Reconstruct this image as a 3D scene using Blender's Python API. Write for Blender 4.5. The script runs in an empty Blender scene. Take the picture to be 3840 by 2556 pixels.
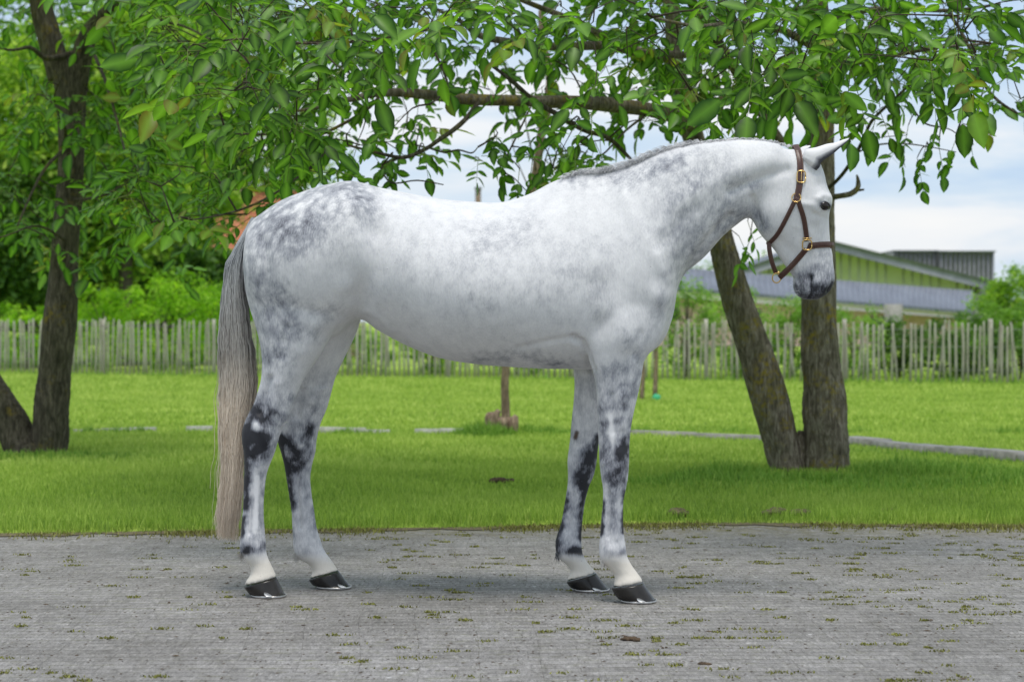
import bpy, math, random
import numpy as np
from mathutils import Vector
from mathutils.bvhtree import BVHTree
random.seed(7); rng = np.random.default_rng(11)
SC = bpy.context.scene; COL = SC.collection
# ---------------------------------------------------------------- camera, sky, sun, exposure
F = 7299.0; H = 1.1; CX = 1920.0; HY = 1206.0        # focal length in photo pixels, eye height, optical centre, horizon row
cam = bpy.data.cameras.new('camera'); camo = bpy.data.objects.new('camera', cam); COL.objects.link(camo)
camo.location = (0, 0, H); camo.rotation_euler = (math.radians(90), 0, 0)
cam.sensor_width = 36; cam.lens = 36 * F / 3840; cam.shift_y = -(1278 - HY) / 3840
cam.clip_start = .1; cam.clip_end = 6000
cam.dof.use_dof = True; cam.dof.focus_distance = 7.65; cam.dof.aperture_fstop = 4.0
SC.camera = camo
SUN_EL, SUN_AZ = math.radians(76), math.radians(170)   # azimuth clockwise from +Y: behind the camera, to its left
world = bpy.data.worlds.new('World'); SC.world = world; world.use_nodes = True
wn = world.node_tree; wn.nodes.clear()
def nd(nt, typ, ins=None, **props):
    n = nt.nodes.new(typ)
    for k, v in props.items(): setattr(n, k, v)
    for k, v in (ins or {}).items():
        s = n.inputs[k]
        if isinstance(v, bpy.types.NodeSocket): nt.links.new(v, s)
        else: s.default_value = v
    return n
def ramp(nt, fac, stops, interp='LINEAR'):
    n = nd(nt, 'ShaderNodeValToRGB', {'Fac': fac}); r = n.color_ramp; r.interpolation = interp
    while len(r.elements) < len(stops): r.elements.new(.5)
    for e, (p, c) in zip(r.elements, stops):
        e.position = p; e.color = (c, c, c, 1) if isinstance(c, (int, float)) else (*c, 1)
    return n.outputs['Color']
def math_(nt, op, a, b=0.0, clamp=False):
    return nd(nt, 'ShaderNodeMath', {0: a, 1: b}, operation=op, use_clamp=clamp).outputs[0]
def mixc(nt, fac, a, b, mode='MIX'):
    n = nd(nt, 'ShaderNodeMix', data_type='RGBA', blend_type=mode)
    for s, v in ((n.inputs[0], fac), (n.inputs[6], a), (n.inputs[7], b)):
        if isinstance(v, bpy.types.NodeSocket): nt.links.new(v, s)
        else: s.default_value = v if isinstance(v, (int, float)) else (*v, 1)
    return n.outputs[2]
sky = nd(wn, 'ShaderNodeTexSky', sky_type='NISHITA', sun_disc=False, sun_elevation=SUN_EL, sun_rotation=SUN_AZ)
sky.air_density = 1.0; sky.dust_density = 2.0
bg1 = nd(wn, 'ShaderNodeBackground', {'Color': sky.outputs[0], 'Strength': .12})
tc = nd(wn, 'ShaderNodeTexCoord')
mp = nd(wn, 'ShaderNodeMapping', {'Vector': tc.outputs['Generated'], 'Scale': (1.0, 1.0, 5.5), 'Location': (.3, .2, .1)})
cn = nd(wn, 'ShaderNodeTexNoise', {'Vector': mp.outputs[0], 'Scale': 3.2, 'Detail': 7.0, 'Roughness': .55, 'Distortion': .4})
cn2 = nd(wn, 'ShaderNodeTexNoise', {'Vector': mp.outputs[0], 'Scale': 1.7, 'Detail': 3.0})
ccol = ramp(wn, cn.outputs[0], [(.36, (.50, .68, .92)), (.48, (.68, .81, .95)), (.58, (.93, .955, .99)), (.68, (1., 1., 1.))])
bg2 = nd(wn, 'ShaderNodeBackground', {'Color': ccol, 'Strength': .97})
mx = nd(wn, 'ShaderNodeMixShader', {0: .88, 1: bg1.outputs[0], 2: bg2.outputs[0]})
nd(wn, 'ShaderNodeOutputWorld', {'Surface': mx.outputs[0]})
sl = bpy.data.lights.new('sun', 'SUN'); sl.energy = 2.3; sl.angle = math.radians(20); sl.color = (1, .95, .88)
so = bpy.data.objects.new('sun', sl); COL.objects.link(so)
sd = Vector((math.sin(SUN_AZ) * math.cos(SUN_EL), math.cos(SUN_AZ) * math.cos(SUN_EL), math.sin(SUN_EL)))
so.rotation_euler = sd.to_track_quat('Z', 'Y').to_euler(); so.location = (0, 0, 20)
SC.view_settings.view_transform = 'Standard'; SC.view_settings.look = 'None'
SC.view_settings.exposure = .08; SC.view_settings.gamma = 1
# ---------------------------------------------------------------- helpers
def P(sx, sy, Y): return np.array([(sx - CX) / F * Y, Y, H - (sy - HY) / F * Y])
def Q(vx, vy, Y): return P(vx * 1.63, vy * 1.63, Y)            # points measured on the photo shown 2356 px wide
GY = lambda sy: F * H / (sy - HY)                               # ground distance of a photo row
def mesh(name, V, Fs, mat, parent=None, attrs=None, smooth=True, origin=None, slots=None):
    V = np.asarray(V, dtype=np.float64)
    if not isinstance(Fs, (list, tuple)) or (len(Fs) and not isinstance(Fs[0], np.ndarray)):
        Fs = [np.array([f], dtype=np.int32) for f in Fs] if isinstance(Fs, list) else [Fs]
    me = bpy.data.meshes.new(name)
    o0 = np.array(wloc(parent)) if parent is not None else np.array(origin if origin is not None else (0, 0, 0))
    me.vertices.add(len(V)); me.vertices.foreach_set('co', (V - o0).astype(np.float32).ravel())
    nl = sum(f.size for f in Fs); npoly = sum(len(f) for f in Fs)
    me.loops.add(nl); me.polygons.add(npoly)
    me.loops.foreach_set('vertex_index', np.concatenate([f.ravel() for f in Fs]).astype(np.int32))
    tot = np.concatenate([np.full(len(f), f.shape[1]) for f in Fs]); st = np.concatenate([[0], np.cumsum(tot)[:-1]])
    me.polygons.foreach_set('loop_start', st.astype(np.int32))
    me.update(calc_edges=True)
    if smooth: me.polygons.foreach_set('use_smooth', np.ones(npoly, dtype=bool))
    for m in (mat if isinstance(mat, (list, tuple)) else [mat]): me.materials.append(m)
    if slots is not None: me.polygons.foreach_set('material_index', np.asarray(slots, dtype=np.int32))
    for k, a in (attrs or {}).items():
        a = np.asarray(a, dtype=np.float32)
        at = me.attributes.new(k, 'FLOAT' if a.ndim == 1 else 'FLOAT_VECTOR', 'POINT')
        at.data.foreach_set('value' if a.ndim == 1 else 'vector', a.ravel())
    me.validate(); me.update()
    o = bpy.data.objects.new(name, me); COL.objects.link(o)
    if parent is not None: o.parent = parent
    else: o.location = o0
    return o
def wloc(o):
    l = np.array(o.location)
    while o.parent is not None: o = o.parent; l = l + np.array(o.location)
    return l
def tag(o, label=None, cat=None, group=None, kind=None):
    for k, v in (('label', label), ('category', cat), ('group', group), ('kind', kind)):
        if v: o[k] = v
    return o
def thing(name, loc, label, cat, group=None):
    o = bpy.data.objects.new(name, None); COL.objects.link(o); o.location = tuple(float(c) for c in loc)
    o.empty_display_size = .2
    return tag(o, label, cat, group)
class MB:
    def __init__(s): s.V = []; s.F = {}; s.n = 0; s.A = []
    def add(s, V, Fs, a=0.0):
        V = np.asarray(V, float).reshape(-1, 3)
        for f in Fs:
            f = np.asarray(f, dtype=np.int32)
            if f.ndim == 1: f = f[None]
            s.F.setdefault(f.shape[1], []).append(f + s.n)
        s.V.append(V); s.A.append(np.full(len(V), a) if np.isscalar(a) else np.asarray(a, float)); s.n += len(V)
    def build(s, name, mat, parent=None, smooth=True, origin=None, an='tint'):
        return mesh(name, np.concatenate(s.V), [np.concatenate(f) for f in s.F.values()], mat, parent,
                    {an: np.concatenate(s.A)}, smooth, origin)
def catmull(pts, sub):
    p = np.asarray(pts, float); n = len(p); out = []
    for i in range(n - 1):
        p0, p1, p2, p3 = p[max(i - 1, 0)], p[i], p[i + 1], p[min(i + 2, n - 1)]
        for k in range(sub):
            t = k / sub
            out.append(.5 * (2 * p1 + (p2 - p0) * t + (2 * p0 - 5 * p1 + 4 * p2 - p3) * t * t + (3 * p1 - p0 - 3 * p2 + p3) * t ** 3))
    out.append(p[-1]); return np.array(out)
def grid_faces(nr, nc, closed=True):
    i = np.arange(nr - 1)[:, None] * nc; j = np.arange(nc if closed else nc - 1)[None]
    a = i + j; b = i + (j + 1) % nc
    return np.stack([a, b, b + nc, a + nc], -1).reshape(-1, 4)
def loft(rings):                                                # rings: (nr, nc, 3); capped
    r = np.asarray(rings); nr, nc, _ = r.shape
    V = np.concatenate([r.reshape(-1, 3), r[0].mean(0)[None], r[-1].mean(0)[None]])
    q = grid_faces(nr, nc); j = np.arange(nc)
    c0 = np.stack([np.full(nc, nr * nc), (j + 1) % nc, j], -1)
    c1 = np.stack([np.full(nc, nr * nc + 1), (nr - 1) * nc + j, (nr - 1) * nc + (j + 1) % nc], -1)
    return V, [q, np.concatenate([c0, c1])]
def frames(p):
    t = np.gradient(p, axis=0); t /= np.linalg.norm(t, axis=1)[:, None] + 1e-9
    ref = np.array([0, 1., 0]) if abs(t[0][1]) < .8 else np.array([1., 0, 0])
    u = np.zeros_like(p); 
    for i in range(len(p)):
        r = ref if i == 0 else u[i - 1]
        x = r - t[i] * r.dot(t[i]); u[i] = x / (np.linalg.norm(x) + 1e-9)
    return t, u, np.cross(t, u)
def tube(mb, pts, rad, nc=8, sub=3, rough=0., a=0., flare=None):
    pr = np.concatenate([np.asarray(pts, float), np.asarray(rad, float)[:, None]], 1)
    c = catmull(pr, sub) if sub > 1 else pr
    p, r = c[:, :3], np.maximum(c[:, 3], 1e-4)
    t, u, v = frames(p); th = np.linspace(0, 2 * np.pi, nc, endpoint=False)
    rr = np.repeat(r[:, None], nc, 1)
    if rough:
        ph = rng.uniform(0, 6.28, 6); s = np.arange(len(p))[:, None] * .35
        rr = rr * (1 + rough * (np.sin(3 * th + ph[0] + s * .5) * .35 + np.sin(7 * th + ph[1] - s * .3) * .25 + np.sin(2 * th + ph[2] + s) * .4
                   + np.sin(11 * th + ph[3] + s * .8) * .2 + rng.normal(0, .25, rr.shape)))
    ring = p[:, None] + rr[..., None] * (np.cos(th)[None, :, None] * u[:, None] + np.sin(th)[None, :, None] * v[:, None])
    V, Fs = loft(ring); mb.add(V, Fs, a); return p
def box(mb, c, s, rot=0., a=0.):
    x, y, z = np.array(s) / 2
    v = np.array([[i * x, j * y, k * z] for k in (-1, 1) for j in (-1, 1) for i in (-1, 1)], float)
    ca, sa = math.cos(rot), math.sin(rot); v = np.stack([v[:, 0] * ca - v[:, 1] * sa, v[:, 0] * sa + v[:, 1] * ca, v[:, 2]], 1) + np.array(c)
    mb.add(v, [np.array([[0, 2, 3, 1], [4, 5, 7, 6], [0, 1, 5, 4], [2, 6, 7, 3], [0, 4, 6, 2], [1, 3, 7, 5]])], a)
def slab(mb, poly, d, a=0.):                                   # a planar polygon given a thickness vector d
    p = np.array(poly, float); n = len(p); V = np.concatenate([p, p + np.array(d, float)])
    j = np.arange(n); mb.add(V, [np.arange(n), (np.arange(n) + n)[::-1], np.stack([j, (j + 1) % n, (j + 1) % n + n, j + n], -1)], a)
# ---------------------------------------------------------------- materials
def new_mat(name):
    m = bpy.data.materials.new(name); m.use_nodes = True; nt = m.node_tree; nt.nodes.clear()
    return m, nt
def out(nt, sh): nd(nt, 'ShaderNodeOutputMaterial', {'Surface': sh})
def attr(nt, n): return nd(nt, 'ShaderNodeAttribute', attribute_name=n)
def noise(nt, vec, scale, detail=3., rough=.5, dist=0.):
    return nd(nt, 'ShaderNodeTexNoise', {'Vector': vec, 'Scale': scale, 'Detail': detail, 'Roughness': rough, 'Distortion': dist}).outputs[0]
def objc(nt, scale=(1, 1, 1)):
    t = nd(nt, 'ShaderNodeTexCoord').outputs['Object']
    return nd(nt, 'ShaderNodeMapping', {'Vector': t, 'Scale': scale}).outputs[0]
def bump(nt, h, strength=.5, dist=.01): return nd(nt, 'ShaderNodeBump', {'Height': h, 'Strength': strength, 'Distance': dist}).outputs[0]
def simple(name, c1, c2, scale=8., rough=.7, metal=0., b=.3, bd=.005, vs=(1, 1, 1), spec=.5):
    m, nt = new_mat(name); v = objc(nt, vs); n = noise(nt, v, scale, 5., .6)
    col = ramp(nt, n, [(.3, c1), (.7, c2)])
    p = nd(nt, 'ShaderNodeBsdfPrincipled', {'Base Color': col, 'Roughness': rough, 'Metallic': metal, 'Specular IOR Level': spec})
    if b: nt.links.new(bump(nt, n, b, bd), p.inputs['Normal'])
    out(nt, p.outputs[0]); return m
def leaf_mat(name, dark, mid, light, young=None, trans=.35, rough=.42):
    m, nt = new_mat(name); t = attr(nt, 'tint').outputs['Fac']
    st = [(0., dark), (.5, mid), (.88, light)] + ([(1., young)] if young else [])
    col = ramp(nt, t, st)
    n = noise(nt, objc(nt), 30., 2.); col = mixc(nt, math_(nt, 'MULTIPLY', n, .35), col, tuple(c * .5 for c in mid))
    col = mixc(nt, math_(nt, 'MULTIPLY', attr(nt, 'rib').outputs['Fac'], .45), col, tuple(min(1, c * 1.9 + .03) for c in light))
    p = nd(nt, 'ShaderNodeBsdfPrincipled', {'Base Color': col, 'Roughness': rough, 'Specular IOR Level': .3})
    tr = nd(nt, 'ShaderNodeBsdfTranslucent', {'Color': mixc(nt, 1., col, (1.7, 1.9, .8), 'MULTIPLY')})
    out(nt, nd(nt, 'ShaderNodeMixShader', {0: trans, 1: p.outputs[0], 2: tr.outputs[0]}).outputs[0]); return m
def bark_mat(name, a, b, lichen, amt=.55):
    m, nt = new_mat(name); v = objc(nt, (1, 1, .22)); v2 = objc(nt)
    n1 = noise(nt, v, 42., 6., .7, .6); n2 = noise(nt, v2, 5., 4., .6); n3 = noise(nt, v2, 26., 4., .7)
    col = ramp(nt, n1, [(.32, tuple(c * .35 for c in a)), (.48, a), (.7, b)])
    lf = math_(nt, 'MULTIPLY', ramp(nt, n2, [(amt - .06, 0.), (amt + .08, 1.)]), ramp(nt, n3, [(.46, 0.), (.6, 1.)]))
    col = mixc(nt, lf, col, lichen)
    gl = ramp(nt, noise(nt, v2, 3., 3.), [(.5, 0.), (.75, .5)]); col = mixc(nt, gl, col, (.085, .088, .04))
    p = nd(nt, 'ShaderNodeBsdfPrincipled', {'Base Color': col, 'Roughness': .92, 'Specular IOR Level': .2, 'Normal': bump(nt, n1, 1., .02)})
    out(nt, p.outputs[0]); return m
M = {}
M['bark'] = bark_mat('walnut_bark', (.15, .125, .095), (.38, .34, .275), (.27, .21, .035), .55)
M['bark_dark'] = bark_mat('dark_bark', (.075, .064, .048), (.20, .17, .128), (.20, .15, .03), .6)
M['bark_red'] = bark_mat('reddish_bark', (.26, .19, .135), (.50, .38, .28), (.16, .15, .06), .6)
M['leaf'] = leaf_mat('walnut_leaf', (.004, .018, .003), (.024, .092, .010), (.15, .30, .026), (.20, .15, .03), .46, .40)
M['leaf_bg'] = leaf_mat('background_leaf', (.05, .13, .015), (.20, .37, .03), (.50, .64, .10), None, .38, .6)
M['leaf_lime'] = leaf_mat('lime_green_leaf', (.09, .22, .01), (.24, .46, .02), (.45, .66, .06), None, .42, .6)
M['leaf_dark'] = leaf_mat('dark_green_leaf', (.02, .065, .012), (.065, .155, .02), (.16, .29, .05), None, .3, .55)
M['leaf_pale'] = leaf_mat('pale_green_leaf', (.10, .2, .03), (.2, .36, .06), (.36, .52, .13), None, .4, .6)
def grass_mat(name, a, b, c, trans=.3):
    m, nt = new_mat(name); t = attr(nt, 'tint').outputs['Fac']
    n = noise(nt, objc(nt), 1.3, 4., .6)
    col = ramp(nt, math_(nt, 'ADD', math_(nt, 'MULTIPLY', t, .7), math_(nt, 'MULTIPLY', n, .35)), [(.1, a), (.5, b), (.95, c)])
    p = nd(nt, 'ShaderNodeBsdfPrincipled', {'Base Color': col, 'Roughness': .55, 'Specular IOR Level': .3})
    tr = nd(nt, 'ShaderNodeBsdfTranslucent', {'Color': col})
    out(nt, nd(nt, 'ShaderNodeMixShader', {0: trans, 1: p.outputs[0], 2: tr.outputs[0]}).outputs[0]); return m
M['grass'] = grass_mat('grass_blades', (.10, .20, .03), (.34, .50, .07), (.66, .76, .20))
M['grass_tall'] = grass_mat('tall_grass_blades', (.06, .15, .02), (.20, .39, .045), (.44, .60, .12))
def lawn_mat():
    m, nt = new_mat('lawn'); v = objc(nt)
    n1 = noise(nt, v, .8, 5., .6); n2 = noise(nt, v, 40., 4., .7); n3 = noise(nt, v, 3.2, 4., .6)
    col = ramp(nt, n1, [(.3, (.24, .38, .05)), (.55, (.40, .54, .09)), (.75, (.52, .61, .15))])
    col = mixc(nt, ramp(nt, n3, [(.4, .0), (.75, .6)]), col, (.36, .47, .08))
    col = mixc(nt, ramp(nt, n2, [(.35, .65), (.6, 0.)]), col, (.06, .15, .015))
    p = nd(nt, 'ShaderNodeBsdfPrincipled', {'Base Color': col, 'Roughness': .9, 'Specular IOR Level': .1, 'Normal': bump(nt, n2, .8, .03)})
    out(nt, p.outputs[0]); return m
M['lawn'] = lawn_mat()
M['soil'] = simple('soil', (.08, .065, .035), (.20, .165, .09), 40., .95, 0, .8, .02)
def paving_mat():
    m, nt = new_mat('paving'); t = nd(nt, 'ShaderNodeTexCoord').outputs['Object']
    wv = nd(nt, 'ShaderNodeTexNoise', {'Vector': t, 'Scale': .5, 'Detail': 1.})
    wob = nd(nt, 'ShaderNodeVectorMath', {0: wv.outputs['Color'], 1: (.22, .22, .22)}, operation='MULTIPLY').outputs[0]
    wob = nd(nt, 'ShaderNodeVectorMath', {0: t, 1: wob}, operation='ADD').outputs[0]
    v = nd(nt, 'ShaderNodeMapping', {'Vector': wob, 'Rotation': (0, 0, math.radians(-1.6)), 'Location': (1000., 0, 0)}).outputs[0]
    br = nd(nt, 'ShaderNodeTexBrick', {'Vector': v, 'Color1': (.222, .213, .205, 1), 'Color2': (.275, .265, .257, 1), 'Mortar': (.06, .056, .045, 1),
            'Scale': 1.0, 'Mortar Size': .0036, 'Mortar Smooth': .8, 'Bias': .1, 'Brick Width': 8000., 'Row Height': .067}, offset=.5)
    br2 = nd(nt, 'ShaderNodeTexBrick', {'Vector': v, 'Color1': (.91, .91, .91, 1), 'Color2': (1.08, 1.08, 1.08, 1), 'Mortar': (.58, .57, .54, 1), 'Scale': 1.0, 'Mortar Size': .0022, 'Mortar Smooth': .9, 'Bias': .0, 'Brick Width': .203, 'Row Height': .067}, offset=.37, offset_frequency=3)
    n1 = noise(nt, t, 120., 4., .75); n2 = noise(nt, t, 1.1, 4., .6); n3 = noise(nt, t, 14., 4., .7)
    vs = nd(nt, 'ShaderNodeMapping', {'Vector': t, 'Scale': (2.2, 1., 1.)}).outputs[0]; n4 = noise(nt, vs, 7., 5., .7)
    bc = mixc(nt, ramp(nt, noise(nt, nd(nt, 'ShaderNodeMapping', {'Vector': t, 'Scale': (2., 1., 1.)}).outputs[0], 7., 4., .7), [(.38, .0), (.62, .85)]), br.outputs['Color'], (.247, .238, .231))
    bc = mixc(nt, 1., bc, br2.outputs['Color'], 'MULTIPLY')
    bc = mixc(nt, 1., bc, ramp(nt, noise(nt, nd(nt, 'ShaderNodeMapping', {'Vector': t, 'Scale': (3.2, .8, 1.)}).outputs[0], 22., 5., .8), [(.32, .40), (.45, .90), (.57, 1.08), (.70, 1.8)]), 'MULTIPLY')
    sp = nd(nt, 'ShaderNodeTexVoronoi', {'Vector': t, 'Scale': 9., 'Randomness': 1.}).outputs[0]
    bc = mixc(nt, math_(nt, 'MULTIPLY', ramp(nt, sp, [(.04, 1.), (.1, 0.)]), ramp(nt, noise(nt, t, 3.), [(.5, 0.), (.6, .8)])), bc, (.6, .6, .6))
    col = mixc(nt, .75, bc, ramp(nt, n1, [(.30, .42), (.5, .95), (.70, 1.5)]), 'MULTIPLY')
    col = mixc(nt, .85, col, ramp(nt, n2, [(.3, (.78, .77, .75)), (.7, (1.16, 1.16, 1.17))]), 'MULTIPLY')
    col = mixc(nt, .8, col, ramp(nt, n4, [(.3, (.66, .65, .62)), (.55, 1.), (.72, 1.22)]), 'MULTIPLY')
    moss = math_(nt, 'MULTIPLY', ramp(nt, n3, [(.50, 0.), (.62, 1.)]), ramp(nt, n2, [(.38, .15), (.6, .85)]))
    moss = math_(nt, 'MULTIPLY', moss, ramp(nt, br.outputs['Fac'], [(.05, .12), (.5, 1.)]))
    col = mixc(nt, moss, col, (.14, .15, .035))
    sep = nd(nt, 'ShaderNodeSeparateXYZ', {0: t}); e = math_(nt, 'ADD', sep.outputs[1], math_(nt, 'MULTIPLY', n3, .7))
    edge = ramp(nt, math_(nt, 'SUBTRACT', e, 9.9), [(.25, 0.), (.85, .8)])
    col = mixc(nt, math_(nt, 'MULTIPLY', edge, ramp(nt, n3, [(.38, 0.), (.6, 1.)])), col, (.15, .13, .055))
    h = math_(nt, 'ADD', math_(nt, 'MULTIPLY', br.outputs['Fac'], -1.), math_(nt, 'MULTIPLY', n1, .35))
    p = nd(nt, 'ShaderNodeBsdfPrincipled', {'Base Color': col, 'Roughness': .8, 'Specular IOR Level': .35, 'Normal': bump(nt, h, .6, .003)})
    out(nt, p.outputs[0]); return m
M['paving'] = paving_mat()
M['moss'] = grass_mat('moss', (.09, .09, .025), (.19, .19, .04), (.32, .33, .08), .15)
M['debris'] = simple('plant_debris', (.03, .022, .015), (.12, .08, .045), 60., .95, 0, .3)
M['stone'] = simple('pale_edging_stone', (.20, .195, .18), (.38, .37, .34), 14., .85, 0, .3, .01)
M['picket'] = simple('weathered_chestnut_wood', (.26, .24, .19), (.52, .50, .43), 22., .85, 0, .4, .004, (1, 1, .15))
M['wire'] = simple('galvanised_wire', (.2, .2, .2), (.3, .3, .3), 10., .5, .8, 0)
M['strip'] = simple('white_edging_stone', (.30, .31, .27), (.50, .50, .46), 20., .85, 0, .2)
# ---------------------------------------------------------------- ground
EDGE = np.array([[-9, 9.6], [-2.64, 10.06], [-1.5, 10.18], [-.5, 10.34], [.4, 10.5], [1.2, 10.6], [2.0, 10.52], [2.8, 10.46], [9, 10.2]])
def edge_y(x): return np.interp(x, EDGE[:, 0], EDGE[:, 1])
def sheet(name, xs, ys, zf, mat, **kw):
    X, Yg = np.meshgrid(xs, ys); Z = zf(X, Yg); V = np.stack([X, Yg, Z], -1).reshape(-1, 3)
    return mesh(name, V, grid_faces(len(ys), len(xs), False), mat, **kw)
gs = sheet('ground', np.linspace(-1500, 1500, 31), np.linspace(-200, 3500, 38), lambda x, y: x * 0 - .06, M['lawn']); tag(gs, kind='structure')
pv = sheet('paving', np.linspace(-14, 14, 57), np.linspace(-4, 10.9, 31), lambda x, y: x * 0, M['paving']); tag(pv, kind='structure')
T_R = (P(3020, 1788, 13.75)[0], 13.75); T_L = (P(120, 1715, 15.75)[0], 15.75); T_M = (P(1893, 1632, 18.9)[0], 18.9)
def lawn_z(x, y):
    d = y - edge_y(x)
    z = -.02 + .03 * np.clip(d / .06, 0, 1) + .012 * np.clip(d / .25, 0, 1) + .006 * np.sin(x * 1.3 + y * .7) + .005 * np.sin(x * 3.1 - y * 2.2)
    for (tx, ty), h, r in ((T_R, .025, .9), (T_L, .02, .8), (T_M, .04, .4)): z = z + h * np.exp(-((x - tx) ** 2 + (y - ty) ** 2) / r ** 2)
    return z
nx, ny = 241, 200
gx = np.linspace(-14, 14, nx); s = np.linspace(0, 1, ny) ** 1.8
X = np.repeat(gx[None], ny, 0); Y0 = edge_y(gx) + .03 * np.sin(gx * 9) + .025 * np.sin(gx * 23 + 1); YY = Y0[None] + s[:, None] * (60 - Y0[None])
lawn = mesh('lawn', np.stack([X, YY, lawn_z(X, YY)], -1).reshape(-1, 3), grid_faces(ny, nx, False), M['lawn']); tag(lawn, kind='structure')
def blades(name, xy, z, h, w, mat, tint, lean=.5):
    n = len(xy); a = rng.uniform(0, 2 * np.pi, n); la = rng.uniform(0, 2 * np.pi, n); le = rng.uniform(.1, 1, n) * lean * h
    b = np.stack([xy[:, 0], xy[:, 1], z], 1); sd_ = np.stack([np.cos(a), np.sin(a) * .6, a * 0], 1) * w[:, None] / 2
    ld = np.stack([np.cos(la), np.sin(la), la * 0], 1) * le[:, None]; up = np.array([0, 0, 1.])
    m = b + ld * .35 + up * (h * .6)[:, None]; t = b + ld + up * h[:, None]
    V = np.stack([b - sd_, b + sd_, m + sd_ * .7, m - sd_ * .7, t], 1).reshape(-1, 3); k = np.arange(n)[:, None] * 5
    o = mesh(name, V, [k + np.array([0, 1, 2, 3]), k + np.array([3, 2, 4])], mat, attrs={'tint': np.repeat(tint, 5)})
    return o
def vis_x(y, n, m=1.25): return rng.uniform(-1, 1, n) * y * (1920 / F) * m
pts = []; hs = []; ws = []
for y0, y1, dens, h0, h1, w in ((10.0, 11.6, 9000, .025, .07, .0045), (11.6, 14.5, 4200, .025, .06, .006), (14.5, 20, 1500, .025, .055, .011), (20, 30, 500, .03, .06, .02), (30, 42, 240, .04, .08, .03)):
    area = (y1 ** 2 - y0 ** 2) * (1920 / F) * 1.25; n = int(area * dens)
    y = np.sqrt(rng.uniform(y0 ** 2, y1 ** 2, n)); x = vis_x(y, n); k = y > edge_y(x) + .03 * np.sin(x * 9) + rng.normal(0, .03, n)
    x, y = x[k], y[k]; pts.append(np.stack([x, y], 1)); hs.append(rng.uniform(h0, h1, len(x))); ws.append(np.full(len(x), w))
pts = np.concatenate(pts); hs = np.concatenate(hs); ws = np.concatenate(ws)
pat = .5 + .25 * np.sin(pts[:, 0] * 1.7 + 2 * np.sin(pts[:, 1] * .9)) * np.sin(pts[:, 1] * 2.1 + pts[:, 0])
hs *= (.75 + .5 * pat)
g1 = blades('lawn_grass', pts, lawn_z(pts[:, 0], pts[:, 1]) - .004, hs, ws, M['grass'], np.clip(pat * .4 + .2 + .18 * np.clip((pts[:, 1] - 12.2) / 3, 0, 1) + rng.normal(0, .18, len(pts)), 0, 1))  # nearer blades darker: shade under the tree crowns painted into the tint
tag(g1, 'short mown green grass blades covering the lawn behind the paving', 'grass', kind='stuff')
pt = []; ht = []
def tuft(cx, cy, rx, ry, n, h0, h1):
    r = np.sqrt(rng.uniform(0, 1, n)); a = rng.uniform(0, 6.283, n); x = cx + rx * r * np.cos(a); y = cy + ry * r * np.sin(a)
    k = y > edge_y(x) + .02; pt.append(np.stack([x, y], 1)[k]); ht.append((rng.uniform(h0, h1, n) * (1.15 - .7 * r))[k])
tuft(T_R[0] - .1, 12.95, 1.25, .32, 3600, .05, .11); tuft(T_R[0] - 1., 12.9, .5, .25, 900, .05, .12); tuft(T_R[0] + .1, 12.4, 1.2, .5, 2200, .04, .10); tuft(T_R[0] + .9, 13.6, .7, .5, 1800, .06, .17); tuft(T_R[0] - .7, 12.8, .55, .4, 900, .05, .14)
tuft(T_R[0] + .62, 13.35, .38, .25, 1000, .08, .21); tuft(T_R[0] - .62, 13.35, .38, .25, 900, .07, .18)
tuft(T_L[0] + .2, 15.4, .9, .3, 1600, .03, .09); tuft(T_M[0] - .2, 18.35, .30, .25, 1000, .08, .2); tuft(T_M[0] + .3, 18.6, .5, .2, 500, .05, .12)
tuft(3.4, 12.7, .9, .4, 2600, .05, .14); tuft(3.9, 13.0, .7, .4, 2200, .07, .19)
for x in np.arange(-16, 15, .45):                               # rougher growth along the foot of the fence
    fy = np.interp(x, [-10.5, 9], [39.5, 33.]); tuft(x + rng.uniform(-.2, .2), fy - .25, .42, .3, 80, .05, rng.uniform(.1, .26))
for x in np.arange(2.2, 5, .12): tuft(x, np.interp(x, [2.2, 2.75, 3.9], [16.9, 16.2, 14.6]) - .12, .12, .06, 60, .04, .1)
for x in np.arange(-5, 5, .22): tuft(x + rng.uniform(-.1, .1), 18.72, rng.uniform(.06, .25), .08, 110 if math.sin(x * 2.7) > -.2 else 20, .06, .13)
pt = np.concatenate(pt); ht = np.concatenate(ht)
g2 = blades('tall_grass', pt, lawn_z(pt[:, 0], pt[:, 1]) - .01, ht, np.where(pt[:, 1] > 25, .025, .009), M['grass_tall'], np.clip(rng.normal(.5, .22, len(pt)), 0, 1), .7)
tag(g2, 'longer darker grass around the tree feet and along the fence', 'tall grass', kind='stuff')
ex = np.linspace(-9, 9, 700); so_ = np.stack([np.stack([ex, edge_y(ex) - .08 - .06 * np.sin(ex * 5) * np.sin(ex * 13 + 1) + rng.normal(0, .008, 700), ex * 0 + .004], 1), np.stack([ex, edge_y(ex) + .14, ex * 0 + .006], 1)])
ss_ = mesh('soil_strip', so_.reshape(-1, 3), grid_faces(2, 700, False), M['soil']); tag(ss_, kind='structure')
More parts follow.
